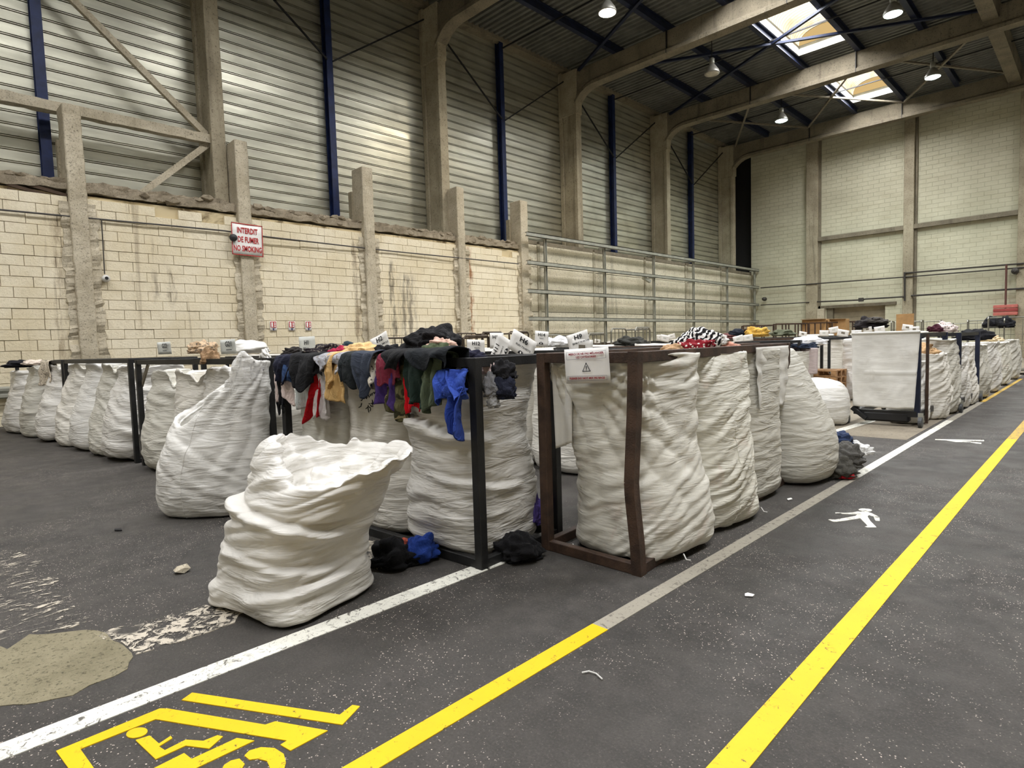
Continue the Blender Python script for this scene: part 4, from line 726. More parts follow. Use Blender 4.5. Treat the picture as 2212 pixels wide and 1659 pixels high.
# ------------------------------------------------------------------ cards, notices and signs
def card(name, label, cat, M4, w, h, mat, group=None):
    t = bpy.data.objects.new(name, None); COL.objects.link(t); t.matrix_world = M4; t.empty_display_size = .05; ORG[t.name] = Vector((0, 0, 0)); tag(t, label, cat, group)
    m = MB(); P = np.array([[(w*(i/6-.5), h*(j/4-.5), .006*math.sin(i*.9+j*.5)) for i in range(7)] for j in range(5)]); m.grid(P); m.build('sheet', mat, t, smooth=True, thick=.0025); return t
def holder(t, h, zdown):                     # bent wire that carries a card on its rail
    mi = t.matrix_world.inverted(); c = t.matrix_world.translation; d = (mi.to_3x3() @ V(0, 0, -1)).normalized(); p = V(0, 0, -.006)+d*(h*.2)
    MB().tube([p, d*max(.05, c.z-zdown)+V(0, 0, -.006)], .004, 5).build('wire_holder', M['wire'], t)
def text(t, s, size, x, y, mat, sx=1.0, bold=.0, z=.010, name='lettering', rot=0, align='CENTER'):
    c = bpy.data.curves.new(name, 'FONT'); c.body = s; c.size = size; c.align_x = align; c.align_y = 'CENTER'; c.offset = bold; c.extrude = .0005; c.materials.append(mat); c.resolution_u = 2
    q = bpy.data.objects.new(name, c); me = bpy.data.meshes.new_from_object(q); bpy.data.objects.remove(q); bpy.data.curves.remove(c); me.name = name
    o = bpy.data.objects.new(name, me); COL.objects.link(o); o.parent = t; o.location = (x, y, z); o.scale = (sx, 1, 1); o.rotation_euler = (0, 0, rot); return o
def poly(t, pts, mat, name='print', z=.010): m = MB(); m.v = [(x, y, z) for x, y in pts]; m.f = [tuple(range(len(pts)))]; a = sum(pts[i-1][0]*pts[i][1]-pts[i][0]*pts[i-1][1] for i in range(len(pts))); m.f = m.f if a > 0 else [tuple(reversed(m.f[0]))]; return m.build(name, mat, t)
def facing(c, right, roll, lean=0.0):        # upright card at c, its reading direction along right, turned by roll in its own plane
    x = Vector(right).normalized(); n = x.cross(V(0, 0, 1)); n.normalize(); y = n.cross(x)
    y = (y*math.cos(lean)-n*math.sin(lean)).normalized(); n = x.cross(y); m = Matrix((x, y, n)).transposed().to_4x4(); m.translation = c; return m @ Matrix.Rotation(roll, 4, 'Z')
def halfdisc(t, x, y, r, man=True):
    poly(t, [(x+r*math.cos(a), y+r*math.sin(a)) for a in [PI*k/10 for k in range(11)]], M['ink'], 'icon')
    if man: poly(t, [(x-.12*r, y+.15*r), (x+.2*r, y+.15*r), (x+.25*r, y+.75*r), (x-.05*r, y+.8*r), (x-.3*r, y+.6*r)], M['paper'], 'icon', .011)
RD = -E1
gs = 'category cards on the bag frames'
for s, px_, py_, dep, wp, hp, roll, sub, lab, mat in [
    ('H1', 664, 746, 5.8, 48, 38, 0, 'TSHI', 'grey card reading H1 above the left clothes heap', 'paperg'), ('H4', 800, 752, 5.5, 36, 26, 4, '', 'white card reading H4 half hidden behind the H2 card', 'paper'), ('H2', 822, 744, 5.3, 46, 42, 17, 'BTTS TOMBOLE', 'white card reading H2 with a half circle icon, turned', 'paper'),
    ('H16', 1073, 736, 9.0, 30, 34, -2, '', 'small white card reading H16 behind the others', 'paper'), ('H12', 1028, 750, 6.6, 40, 32, -3, 'PANTS', 'white card reading H12 right of the black heap', 'paper'), ('H11', 1082, 756, 6.4, 46, 44, 62, 'TOMBOLE', 'white card reading H11 turned on its side', 'paper'), ('H6', 1128, 746, 6.2, 54, 46, -27, 'FUN TSHIRTS', 'white card reading H6 tipped down to the right', 'paper'),
    ('H14', 1170, 732, 9.6, 28, 33, -6, 'TULLE', 'small white card reading H14 with a round icon', 'paper'), ('H9', 1250, 738, 6.6, 42, 40, 13, 'TEE BRUT TEE BRODEE', 'white card reading H9 above the warning notice', 'paper')]:
    c = rowpt(px_, py_, .895) if dep < 6 else ony(px_, py_, 5.05 if dep < 8 else 7.55); dep = (c-V(0, 0, EYE)).dot(_f); w = wp*dep/FPX/.76; h = hp*dep/FPX
    t = card('category_card', lab, 'card', facing(c, RD, math.radians(roll)), w, h, M[mat], gs); holder(t, h, 1.36)
    if s == 'H11': text(t, s, h*.34, -.02, h*.26, M['ink'], 1.1, .0012); text(t, sub, h*.10, 0, -.02, M['ink'], 1.1, .0004); halfdisc(t, .03, -h*.42, h*.16)
    elif s == 'H1': text(t, s, h*.36, 0, h*.14, M['ink'], 1.25, .0012); text(t, sub, h*.24, -.02, -h*.22, M['ink'], 1.2, .0005)
    elif s == 'H4': text(t, s, h*.5, .02, -.02, M['ink'], 1.25, .0012)
    elif s == 'H16': text(t, s, h*.32, 0, h*.22, M['ink'], 1.25, .0012)
    elif s == 'H14': text(t, s, h*.28, 0, h*.26, M['ink'], 1.25, .0012); text(t, sub, h*.10, 0, h*.03, M['ink'], 1.2, .0005); halfdisc(t, 0, -h*.36, h*.17)
    else:
        text(t, s, h*.34, .01, h*.24, M['ink'], 1.3, .0016)
        if sub: text(t, sub, h*.13 if len(sub) < 14 else h*.11, .03, -h*.06, M['ink'], 1.25 if len(sub) < 14 else 1.0, .0004)
        if s in ('H2', 'H6'): halfdisc(t, .02, -h*.42, h*.17)
for s, px_, py_, lab in (('G22', 355, 752, 'grey card reading G22 on the left row rail'), ('G21', 493, 749, 'grey card reading G21 on the left row rail')):
    p = rowpt(px_, py_, -.045); w = .42 if s == 'G22' else .34; t = card('category_card', lab, 'card', facing(p, RD, 0), w, .15, M['paperg'], gs)
    text(t, s, .075, .03, .025, M['ink'], 1.25, .0012); poly(t, [(-.03, -.035), (.10, -.035), (.10, -.028), (-.03, -.028)], M['ink'])
p = rowpt(1268, 790, .488); t = card('warning_notice', 'white paper notice with a warning triangle on the rusty front rail', 'notice', facing(p, RD, math.radians(2.2)), .345, .232, M['paper'])
text(t, 'MERCI DE NE PAS MÉLANGER', .0185, 0, .080, M['redink'], 1.12, .0006); text(t, 'LES CATÉGORIES', .0185, 0, .058, M['redink'], 1.12, .0005); text(t, 'PLEASE DO NOT MIX EKI BAGS', .0185, 0, -.082, M['redink'], 1.08, .0006)
def outline(t, x0, x1, y0, y1, w, mat):
    for a, b, c_, d_ in ((x0, x1, y0, y0+w), (x0, x1, y1-w, y1), (x0, x0+w, y0, y1), (x1-w, x1, y0, y1)): poly(t, [(a, c_), (b, c_), (b, d_), (a, d_)], mat, 'border')
outline(t, -.155, .155, .045, .095, .0014, M['navyink']); outline(t, -.155, .155, -.097, -.066, .0014, M['navyink'])
def ring3(t, c, r, w, mat):
    pts = [(c[0]+r*math.sin(a)*.95, c[1]+r*math.cos(a)) for a in (0, 2*PI/3, 4*PI/3)]
    for i in range(3):
        a, b = Vector(pts[i]+(0,)), Vector(pts[(i+1) % 3]+(0,)); d = (b-a).normalized(); n = Vector((-d.y, d.x, 0))*w/2; poly(t, [(a-d*w/2-n)[:2], (b+d*w/2-n)[:2], (b+d*w/2+n)[:2], (a-d*w/2+n)[:2]], mat, 'warning_triangle')
ring3(t, (0, -.018), .036, .005, M['ink']); poly(t, [(-.0025, -.028), (.0025, -.028), (.004, -.002), (-.004, -.002)], M['ink'], 'warning_triangle'); poly(t, [(-.0022, -.035), (.0022, -.035), (.0022, -.031), (-.0022, -.031)], M['ink'], 'warning_triangle')
# handwriting on the second bag
hw = [o for o in bpy.data.objects if str(o.get('label', '')).startswith('white bag with black handwriting')][0]
from mathutils.bvhtree import BVHTree
_b = [c for c in hw.children if c.name.startswith('bag_body')][0].data; hwt = BVHTree.FromPolygons([v.co.copy() for v in _b.vertices], [tuple(f.vertices) for f in _b.polygons])
def scrawl(L):
    pts = []
    for x, y in L:
        d = ray(750+x/22.12, 830+y/22.12).normalized(); h = hwt.ray_cast(V(0, 0, EYE)-org(hw), d)[0]
        if h: pts.append(h+org(hw)-d*.003)
    if len(pts) < 2: return
    MB().tube(pts, .0042, 4).build('handwriting', M['ink'], hw)
for L in ([(590, 470), (590, 580), (630, 660)], [(660, 760), (690, 790), (740, 720), (730, 690)], [(780, 650), (820, 700), (860, 620), (850, 560)], [(860, 620), (930, 700), (940, 560), (960, 640)], [(1000, 460), (1010, 520), (1060, 640), (1050, 560)], [(1080, 480), (1130, 500), (1100, 570)], [(1180, 430), (1190, 530), (1210, 410)], [(1250, 380), (1310, 450), (1330, 380), (1420, 370), (1430, 300)], [(690, 900), (660, 1060), (560, 1110)],
          [(890, 1180), (1000, 1080), (1010, 1000), (990, 1120), (1040, 1350)], [(1020, 1080), (1100, 1110), (1120, 1200), (1090, 1280)], [(1030, 930), (1100, 940)], [(1110, 1000), (1160, 1060), (1230, 1080), (1210, 960), (1140, 900)], [(1200, 740), (1220, 960)], [(1340, 840), (1240, 900), (1290, 970)]): scrawl(L)
# signs on the block wall
XS = -17.22; t = card('no_smoking_sign', 'white sign with red lettering forbidding smoking on the block wall', 'sign', Matrix.Translation((XS, 6.88, 4.645)) @ Matrix(((0, 0, 1, 0), (1, 0, 0, 0), (0, 1, 0, 0), (0, 0, 0, 1))) @ Matrix.Rotation(-.02, 4, 'Z'), .86, .88, M['paper'])
outline(t, -.43, .43, -.44, .44, .022, M['red']); text(t, 'INTERDIT', .22, .0, .24, M['red'], .60, .005, .012); text(t, 'DE FUMER', .22, .02, -.01, M['red'], .58, .005, .012); text(t, 'NO SMOKING', .22, .0, -.26, M['red'], .56, .005, .012)
t2 = thing('wall_buzzer', 'dark round buzzer at the left edge of the red lettered sign', 'buzzer', (XS, 6.48, 4.60)); MB().lathe([(.02, 0), (.10, .01), (.10, .07), (.03, .09)], (XS+.01, 6.48, 4.66), 14, 'x').build('buzzer_body', M['dark'], t2)
for i, (y0, lab) in enumerate(((7.46, 'left fire extinguisher sign of three on the block wall'), (8.02, 'middle fire extinguisher sign of three on the block wall'), (8.55, 'right fire extinguisher sign of three on the block wall'))):
    t = card('extinguisher_sign', lab, 'sign', Matrix.Translation((-17.385, y0+.09, 2.245)) @ Matrix(((0, 0, 1, 0), (1, 0, 0, 0), (0, 1, 0, 0), (0, 0, 0, 1))), .20, .285, M['paper'], 'fire extinguisher signs')
    rp = poly(t, [(-.085, -.045), (.085, -.045), (.085, .13), (-.085, .13)], M['red'], 'red_panel'); poly(rp, [(-.062, -.03), (-.012, -.03), (-.012, .10), (-.037, .118), (-.062, .10)], M['paper'], 'bottle_print', .012)
    for k in range(3): poly(rp, [(.02, -.03+k*.05), (.075, -.03+k*.05), (.075, -.005+k*.05), (.02, .005+k*.05)], M['paper'], 'flame_print', .012)
    poly(t, [(-.08, -.07), (.08, -.07), (.08, -.062), (.02, -.075), (.02, -.12), (0, -.135), (-.02, -.12), (-.02, -.075), (-.08, -.062)], M['navyink'], 'arrow_print')
pipe('wall_cable', [onx(-40, 449, -17.34), onx(0, 453, -17.34), onx(220, 474, -17.34), onx(480, 498, -17.34), onx(580, 512, -17.25), onx(850, 543, -17.34), onx(1120, 570, -17.25)], .022, M['cable'], 'long dark cable strung along the cream block wall', 'cable')
pipe('wall_cable', [onx(219, 474, -17.33), onx(222, 520, -17.36), onx(226, 592, -17.36)], .014, M['cable'], 'short cable dropping to the small white camera', 'cable')
p = onx(228, 602, -17.33); t = thing('wall_camera', 'small white camera on the block wall beside the first pillar', 'camera', p); MB().lathe([(.03, -.10), (.08, -.06), (.09, .06), (.05, .12)], p, 12, 'x').build('camera_body', M['white_pl'], t, smooth=True); MB().lathe([(.03, .11), (.04, .125)], p, 10, 'x').build('lens', M['dark'], t)
# ------------------------------------------------------------------ steel rack along the far left wall
XR = -16.9; zs = [onx(1140.3, 684.1, XR).z, onx(1136.5, 623.8, XR).z, onx(1135.2, 561.5, XR).z, onx(1133.9, 499.7, XR).z]; y0_, y1_ = 18.0, 40.85
rk = thing('steel_rack', 'long galvanised steel rack of rails along the far left wall', 'rack', (XR, 29.4, 0))
for z in zs:
    m = MB(); m.box(XR-.02, XR+.0, y0_, y1_, z-.16, z); m.box(XR-.10, XR, y0_, y1_, z-.02, z); m.box(XR-.10, XR, y0_, y1_, z-.16, z-.14); m.build('rail', M['galv'], rk)
for y in (19.3, 23.5, 27.85, 32.1, 36.4, 40.5):
    m = MB(); m.box(XR-.22, XR-.12, y-.06, y-.04, 0, zs[3]); m.box(XR-.22, XR-.12, y+.04, y+.06, 0, zs[3]); m.box(XR-.22, XR-.20, y-.06, y+.06, 0, zs[3]); m.build('upright', M['galv'], rk)
    for z in zs: MB().box(XR-.5, XR-.02, y-.03, y+.03, z-.16, z-.10).build('bracket', M['galv'], rk)
p = onx(1395, 604, XR-.2); t = thing('rack_camera', 'small grey camera hanging in the steel rack', 'camera', p); MB().bar(p+V(0, -.25, .1), p+V(.1, .25, -.1), .14, .14).build('camera_body', M['galv'], t); MB().bar(p+V(0, -.1, .1), p+V(-.12, -.3, .25), .05, .05).build('bracket', M['galv'], t)
gr = thing('guard_rail', 'grey ribbed guard rail low on the wall at far left', 'guard rail', (-17.3, -.5, 0)); prof = [(.0, .64), (.05, .67), (.05, .72), (0, .755), (0, .78), (.05, .815), (.05, .86), (0, .90)]
MB().grid(np.array([[(-17.28+d, y, z) for d, z in prof] for y in (-4, 2.6)])).build('rail', M['galv'], gr, thick=.01)
for y in (-3, -1, 1.6): MB().box(-17.42, -17.3, y-.06, y+.06, 0, .9).build('post', M['galv'], gr)
# ------------------------------------------------------------------ trolleys with navy frames beside the walkway
def wheel(t, c, r, ax):
    m = MB(); m.lathe([(r*.55, -.03), (r, -.025), (r, .025), (r*.55, .03)], (c[0], c[1], r), 16, ax); w = m.build('caster', M['rubber'], t, smooth=False)
    MB().bar((c[0], c[1], r), (c[0], c[1], r*2+.06), .07, .02, (0, 1, 0)).build('caster_fork', M['galv'], w)
def trolley(label, x0, x1, y0, y1, h, sheet=False):
    t = thing('bag_trolley', label, 'trolley', ((x0+x1)/2, (y0+y1)/2, 0), 'wheeled bag trolleys'); q = [(x0, y0), (x1, y0), (x1, y1), (x0, y1)]
    for i, (x, y) in enumerate(q):
        MB().bar((x, y, .16), (x, y, h), .075, .075, (0, 1, 0)).build('post', M['navy'] if i != 0 else M['black'], t); wheel(t, (x+(-.12 if x == x0 else .06), y+(-.08 if y == y0 else .08)), .085, 'x')
    for i in range(4):
        a, b = q[i], q[(i+1) % 4]; MB().bar((a[0], a[1], h-.03), (b[0], b[1], h-.03), .05, .06).build('top_rail', M['black'], t); MB().bar((a[0], a[1], .2), (b[0], b[1], .2), .08, .09).build('base_rail', M['dark'], t)
    MB().box(x0+.1, x1-.1, y0-.05, y0+.1, .06, .22).build('bumper', M['dark'], t, bevel=.03); MB().bar((x0-.05, y0-.06, .27), (x0+.16, y0-.06, .10), .10, .06).build('bumper', M['dark'], t)
    return t
trolley('navy framed trolley with a white sheet across its end', -2.98, -2.12, 11.15, 13.3, 1.48); trolley('second navy framed trolley beyond the sheeted one', -2.92, -1.95, 13.55, 15.75, 1.46)
MB_ = MB().bar((-2.06, 11.5, .02), (-2.06, 11.5, 1.46), .04, .04, (0, 1, 0)).build('steel_bar', M['rust']); recentre(MB_); tag(MB_, 'thin dark maroon bar standing beside the sheeted trolley', 'bar')
t = thing('hanging_sheet', 'plain white sheet hung over the trolley end', 'sheet', (-2.55, 11.05, .3)); n_ = 34; k_ = np.zeros((44, n_, 3))
for j in range(44):
    for i in range(n_):
        u, v = i/(n_-1), j/43; z = 1.505-1.20*v; fold = .018*math.sin(u*7+1+v)*(.3+v)+.012*math.sin(u*17+2*v)*v+.02*float(pn(u*3, v*3, 5))+.012*float(np.abs(pn(u*6, v*9, 2)))
        k_[j, i] = (-3.04+.04*v+(.96-.10*v)*u, 11.075-.03*v-fold-.02*math.exp(-((v-.53)/.012)**2)*(u > .2), z-.015*math.sin(u*3.1)*v+.012*float(pn(u*5, 3, 1))*v)
MB().grid(k_).build('sheet_body', MB_bag['s'], t, smooth=True, thick=.004); MB().tube([Vector(p)+V(0, -.004, .0) for p in k_[0].tolist()], .02, 6).build('hem', MB_bag['s'], t, smooth=True)
gk = 'bags along the right walkway'
for i, (x, y, w, d, h, mat, lab) in enumerate([(-2.36, 11.75, .26, .34, 1.02, 'e', 'short bright bag just behind the sheeted trolley post'), (-2.32, 12.55, .36, .40, 1.12, 'a', 'white bag with brown clothes on top in the first trolley'), (-2.30, 13.35, .36, .40, 1.36, 'd', 'tall creased bag at the joint of the two trolleys'), (-2.28, 14.25, .36, .42, 1.22, 'b', 'white bag with a bright mouth in the second trolley'), (-2.26, 15.2, .34, .40, 1.20, 'a', 'last white bag inside the second trolley'),
        (-2.30, 16.7, .42, .48, 1.18, 'd', 'grey white bag first beyond the trolleys'), (-2.32, 18.6, .44, .6, 1.20, 'b', 'creased white bag with black clothes on it beyond the trolleys'), (-2.35, 20.9, .46, .6, 1.16, 'c', 'yellowish white bag farther along the walkway'), (-2.38, 23.6, .46, .7, 1.18, 'd', 'farthest grey white bag at the right picture edge')]):
    bag(lab, (x, y), std(h, w, d, .05, (0, 0), .92, sag=.02), MB_bag[mat], 60+i, .03, gk, nu=96, nv=80, fold=.055, big=.045, shear=-.7, fz=6)
gc = 'clothes on the far bags'
heap('shirt', 'tan clothes on the bag in the first trolley', V(-2.34, 12.5, 1.14), (.28, .26, .14), (190, 156, 116), 71, None, 'garment', gc); heap('jumper', 'dark maroon clothes on the bag in the first trolley', V(-2.3, 12.75, 1.08), (.2, .2, .10), (50, 36, 40), 72, None, 'garment', gc); heap('dress', 'white and maroon clothes heaped above the trolley rail', dp(2042, 713, 11.9), (.20, .2, .14), (226, 212, 208), 73, 'ditsy', 'garment', gc); heap('dress', 'maroon cloth beside the white heap above the trolley', dp(2022, 713, 11.8), (.13, .13, .10), (70, 32, 44), 74, None, 'garment', gc); heap('jacket', 'black clothes heaped on the creased bag beyond the trolleys', V(-2.36, 18.7, 1.32), (.42, .35, .20), (20, 20, 24), 75, None, 'garment', gc, .35); heap('shirt', 'cream clothes on the yellowish far bag', V(-2.36, 20.9, 1.22), (.3, .3, .12), (216, 196, 160), 76, None, 'garment', gc)
# ------------------------------------------------------------------ gap between the blocks: bale, pallets, bags
bag('stuffed white bale with corded edges on the concrete aisle', (-3.55, 10.95), [(.012, 0, 0, .02, .02, 4), (.012, 0, 0, .3, .36, 4), (.04, 0, 0, .40, .48, 4), (.2, 0, 0, .46, .55, 3.2), (.42, 0, 0, .46, .55, 3), (.62, -.02, .02, .40, .48, 3.2), (.72, -.05, .04, .28, .34, 3.5), (.76, -.06, .05, .05, .05, 3)], MB_bag['e'], 81, .55, name='bale', nu=96, nv=72, fold=.02, big=.03)
bl = [o for o in bpy.data.objects if o.name.startswith('bale')][0]; bl['category'] = 'bale'
MB().tube([V(-3.19, 10.66, .02), V(-3.13, 10.60, .2), V(-3.15, 10.62, .45), V(-3.25, 10.72, .64), V(-3.45, 10.85, .74)], .014, 6).build('corded_edge', M['white_pl'], bl, smooth=True)
frame('dark frame behind the bale holding pale bags', [(-6.3, 13.9), (-4.9, 14.0), (-5.0, 15.0), (-6.4, 14.9)], 1.40, M['black'], .06); frame('dark frame behind the pallets with a long rail', [(-4.75, 15.0), (-3.15, 15.1), (-3.25, 15.95), (-4.85, 15.85)], 1.44, M['black'], .06)
bag('grey flecked bag behind the bale with dark clothes on top', (-5.15, 14.25), std(1.16, .46, .36, .03, (0, 0), .98), MB_bag['d'], 82, .06, nu=80, nv=60, fold=.012); bag('bright white bag standing right of the pallets', (-3.95, 15.35), std(1.38, .40, .40, .06), MB_bag['e'], 83, .06, nu=80, nv=64, fold=.03, shear=.3); bag('pale bag pressed behind the sheeted trolley', (-3.35, 15.4), std(1.36, .34, .38, .05), MB_bag['a'], 84, .06, nu=64, nv=48, fold=.03)
heap('jacket', 'black and brown clothes on the flecked bag', V(-5.2, 14.2, 1.22), (.36, .3, .13), (30, 26, 26), 85, None, 'garment', gc); heap('jeans', 'dark blue clothes on the flecked bag', V(-4.85, 14.15, 1.22), (.26, .2, .12), (36, 44, 60), 86, None, 'garment', gc); heap('jacket', 'brown leather jacket beside the rusty frame post', ony(1722, 757, 14.1), (.26, .15, .09), (44, 32, 28), 87, None, 'garment', gc); heap('plastic_sheet', 'crumpled white sheet over the dark clothes', dp(1748, 741, 13.6), (.38, .3, .17), (238, 238, 240), 88, None, 'sheet', None, .3)
t = thing('cloth_flap', 'faded checked cloth hanging above the pallets', 'cloth', (-4.72, 14.0, .9)); k_ = np.zeros((16, 14, 3))
for j in range(16):
    for i in range(14): u, v = i/13, j/15; k_[j, i] = (-4.93+.42*u, 14.02-.02*math.sin(u*9)-.03*v, 1.22-.62*v+.05*u*v)
MB().grid(k_).build('flap_sheet', m_bag('checked_cloth', (190, 176, 174), .6, 0, (150, 110, 116)), t, smooth=True, thick=.004)
gpl = 'stacked wooden pallets'
for k in range(5):
    t = thing('pallet', ['lowest', 'second lowest', 'middle', 'second highest', 'topmost'][k]+' wooden pallet of the short stack beside the bale', 'pallet', (-4.62, 14.55, k*.145), gpl); x0, y0, z = -5.05, 14.2, k*.145
    for q in range(3): MB().box(x0, x0+.85, y0+q*.32, y0+q*.32+.10, z, z+.02).build('bottom_board', M['wood'], t)
    for q in range(9): MB().box(x0+(q % 3)*.37, x0+(q % 3)*.37+.11, y0+(q//3)*.32, y0+(q//3)*.32+.10, z+.02, z+.11).build('block', M['wood'], t)
    for q in range(6): MB().box(x0, x0+.85, y0+q*.13, y0+q*.13+.10, z+.11, z+.135).build('deck_board', M['wood'], t)
# ------------------------------------------------------------------ rows farther back, seen over the front rails
RNG = random.Random(5)
def row_frames(y, xs, h, mats, who):
    for i in range(len(xs)-1):
        x0, x1 = xs[i]+.08, xs[i+1]-.08; frame('%s bag frame %s' % (['black', 'brown'][mats[i % len(mats)] == 'rust'], who[i]), [(x0, y), (x1, y), (x1-.05, y+.85), (x0-.05, y+.85)], h, M[mats[i % len(mats)]], .06, 'bag frames in the rows behind', base=False)
wh = lambda n, L: ['%s, %s from the walkway' % (n, w) for w in L]
ORD = ['first', 'second', 'third', 'fourth', 'fifth', 'sixth', 'seventh', 'eighth', 'ninth', 'tenth', 'eleventh', 'twelfth']
NTH = ['sixth', 'fifth', 'fourth', 'third', 'second', 'first']
row_frames(5.1, [-14.4, -11.6, -8.8, -6.0, -3.3], 1.42, ['black'], wh('in the second row under the H cards', NTH[2:])); row_frames(7.6, [-14.6, -11.8, -9.0, -6.2, -3.4], 1.42, ['black', 'rust'], wh('in the third row', NTH[2:])); row_frames(17.6, [-17.2, -12.5, -9, -6.2, -3.5], 1.44, ['rust', 'black'], wh('in the fourth row past the aisle', NTH[2:])); row_frames(21.5, [-17.2, -12.5, -9, -6.2, -3.5], 1.46, ['black'], wh('in the fifth row past the aisle', NTH[2:]))
proto = bag('white bag standing in the rows behind', G(.45, 2.9), std(1.37, .40, .38, .05, sag=.03), MB_bag['a'], 90, rE, 'bags in the rows behind', nu=56, nv=40, fold=.03); pm = proto.children[0].data
def copybag(x, y, r, sz, lab):
    o = proto.copy(); COL.objects.link(o); o.location = (x, y, 0); o.rotation_euler = (0, 0, r); o.scale = (1, 1, sz); o['label'] = lab
    c = proto.children[0].copy(); COL.objects.link(c); c.parent = o; return o
proto['label'] = 'white bag seen through the gap behind the corner bag'; ROWLAB = {0: 'white bag mouth in the second row under the H cards', 1: 'white bag mouth in the third row', 2: 'white bag mouth in the fourth row past the aisle', 3: 'white bag mouth in the fifth row past the aisle'}
for ri, (y, xs) in enumerate(((5.5, [-13.8, -12.9, -12, -10.9, -10, -9.2, -8.2, -7.3, -6.5, -5.4, -4.5, -3.75]), (8.0, [-14, -13, -11.2, -10.2, -8.4, -7.5, -5.6, -4.7, -3.9]), (18.0, [-14.4, -13.4, -11.5, -10.5, -8.5, -7.5, -5.5, -4.5]), (21.9, [-14, -12.6, -11.2, -9.8, -8.4, -7, -5.6, -4.3]))):
    for j, x in enumerate(xs): copybag(x, y, RNG.uniform(-.1, .1), RNG.uniform(1.0, 1.06) if ri < 3 else RNG.uniform(1.04, 1.12), ROWLAB[ri]+', %s from the walkway' % ORD[len(xs)-1-j])
# small cards and clothes over the far rails
gcard = 'blank looking cards on the far rails'
FC = [(1258, 752, 8), (1290, 738, 20), (1318, 742, 22), (1436, 731, 17), (1451, 727, 21), (1426, 729, 23), (1478, 728, 20), (1655, 719, 21), (1734, 722, 20), (1780, 720, 20), (1801, 713, 22), (1821, 720, 17), (1850, 720, 16), (1874, 712, 22), (1900, 712, 22), (1960, 708, 22), (1975, 712, 22), (1595, 733, 17), (1616, 730, 16)]
FL = ['right of the H9 card', 'over the steel rail left of the wire cages', 'beside the wire cages', 'left of the striped heap', 'on dark cloth left of the striped heap', 'far left of the striped heap', 'just behind the striped heap', 'right of the yellow clothes', 'above the crumpled sheet', 'second right of the crumpled sheet', 'tipped highest right of the crumpled sheet', 'lying low left of the sheeted trolley', 'touching the sheeted trolley rail', 'folded up beside the doorway clothes', 'behind the sheeted trolley, left', 'behind the sheeted trolley, right of the cardboard', 'leaning near the trolley corner', 'low right of the striped heap', 'second low right of the striped heap']
for (x, y, dep), who in zip(FC, FL):
    c = ony(x, y, 5.05 if dep < 10 else 17.55 if dep < 20 else 21.45); w = .26*RNG.uniform(.9, 1.25); t = card('category_card', 'small white card '+who, 'card', facing(c, (1, .05, 0), RNG.uniform(-.25, .25)), w, w*.7, M['paper'], gcard); holder(t, w*.7, 1.40)
    poly(t, [(-w*.16, -.01), (w*.16, -.01), (w*.16, .035), (-w*.16, .035)], M['paperg'] if RNG.random() < .5 else M['greysteel'], 'print')
heap('shirt', 'yellow and brown clothes heaped far behind the rusty frame', ony(1636, 722, 17.95), (.36, .3, .22), (212, 168, 70), 91, 'ditsy', 'garment', gc); heap('jacket', 'dark brown clothes above the yellow heap', ony(1628, 716, 21.85), (.36, .3, .16), (66, 48, 36), 92, None, 'garment', gc); heap('jumper', 'olive clothes heaped left of the doorway', ony(1690, 722, 17.95), (.32, .3, .14), (88, 92, 74), 93, None, 'garment', gc); heap('jacket', 'black crates and coats beside the yellow heap', ony(1594, 722, 21.85), (.34, .3, .2), (30, 34, 44), 94, None, 'garment', gc); heap('shirt', 'dark pink clothes right of the striped heap', ony(1562, 730, 17.95), (.3, .3, .12), (96, 58, 56), 95, None, 'garment', gc); heap('jacket', 'black coats heaped in front of the doorway', ony(1880, 705, 21.85), (.42, .4, .28), (34, 30, 32), 96, None, 'garment', gc, .35); heap('jacket', 'dark grey coats on top of the doorway heap', ony(1890, 695, 21.85), (.40, .4, .14), (70, 66, 62), 97, None, 'garment', gc, .35); heap('jumper', 'dark clothes low behind the wire cage', ony(1362, 745, 7.9), (.26, .25, .12), (50, 50, 46), 98, None, 'garment', gc); heap('plastic_sheet', 'white bunched bag mouth between the H14 and H9 cards', ony(1212, 744, 7.9), (.24, .2, .12), (240, 240, 240), 99, None, 'sheet', None, .35); heap('plastic_sheet', 'white bunched bag mouth left of the rusty post', ony(1190, 766, 5.4), (.16, .14, .06), (236, 236, 234), 100, None, 'sheet', None, .25); heap('shirt', 'white cloth with a black band behind the H14 card', ony(1190, 742, 7.9), (.2, .2, .10), (226, 226, 226), 101, None, 'garment', gc)
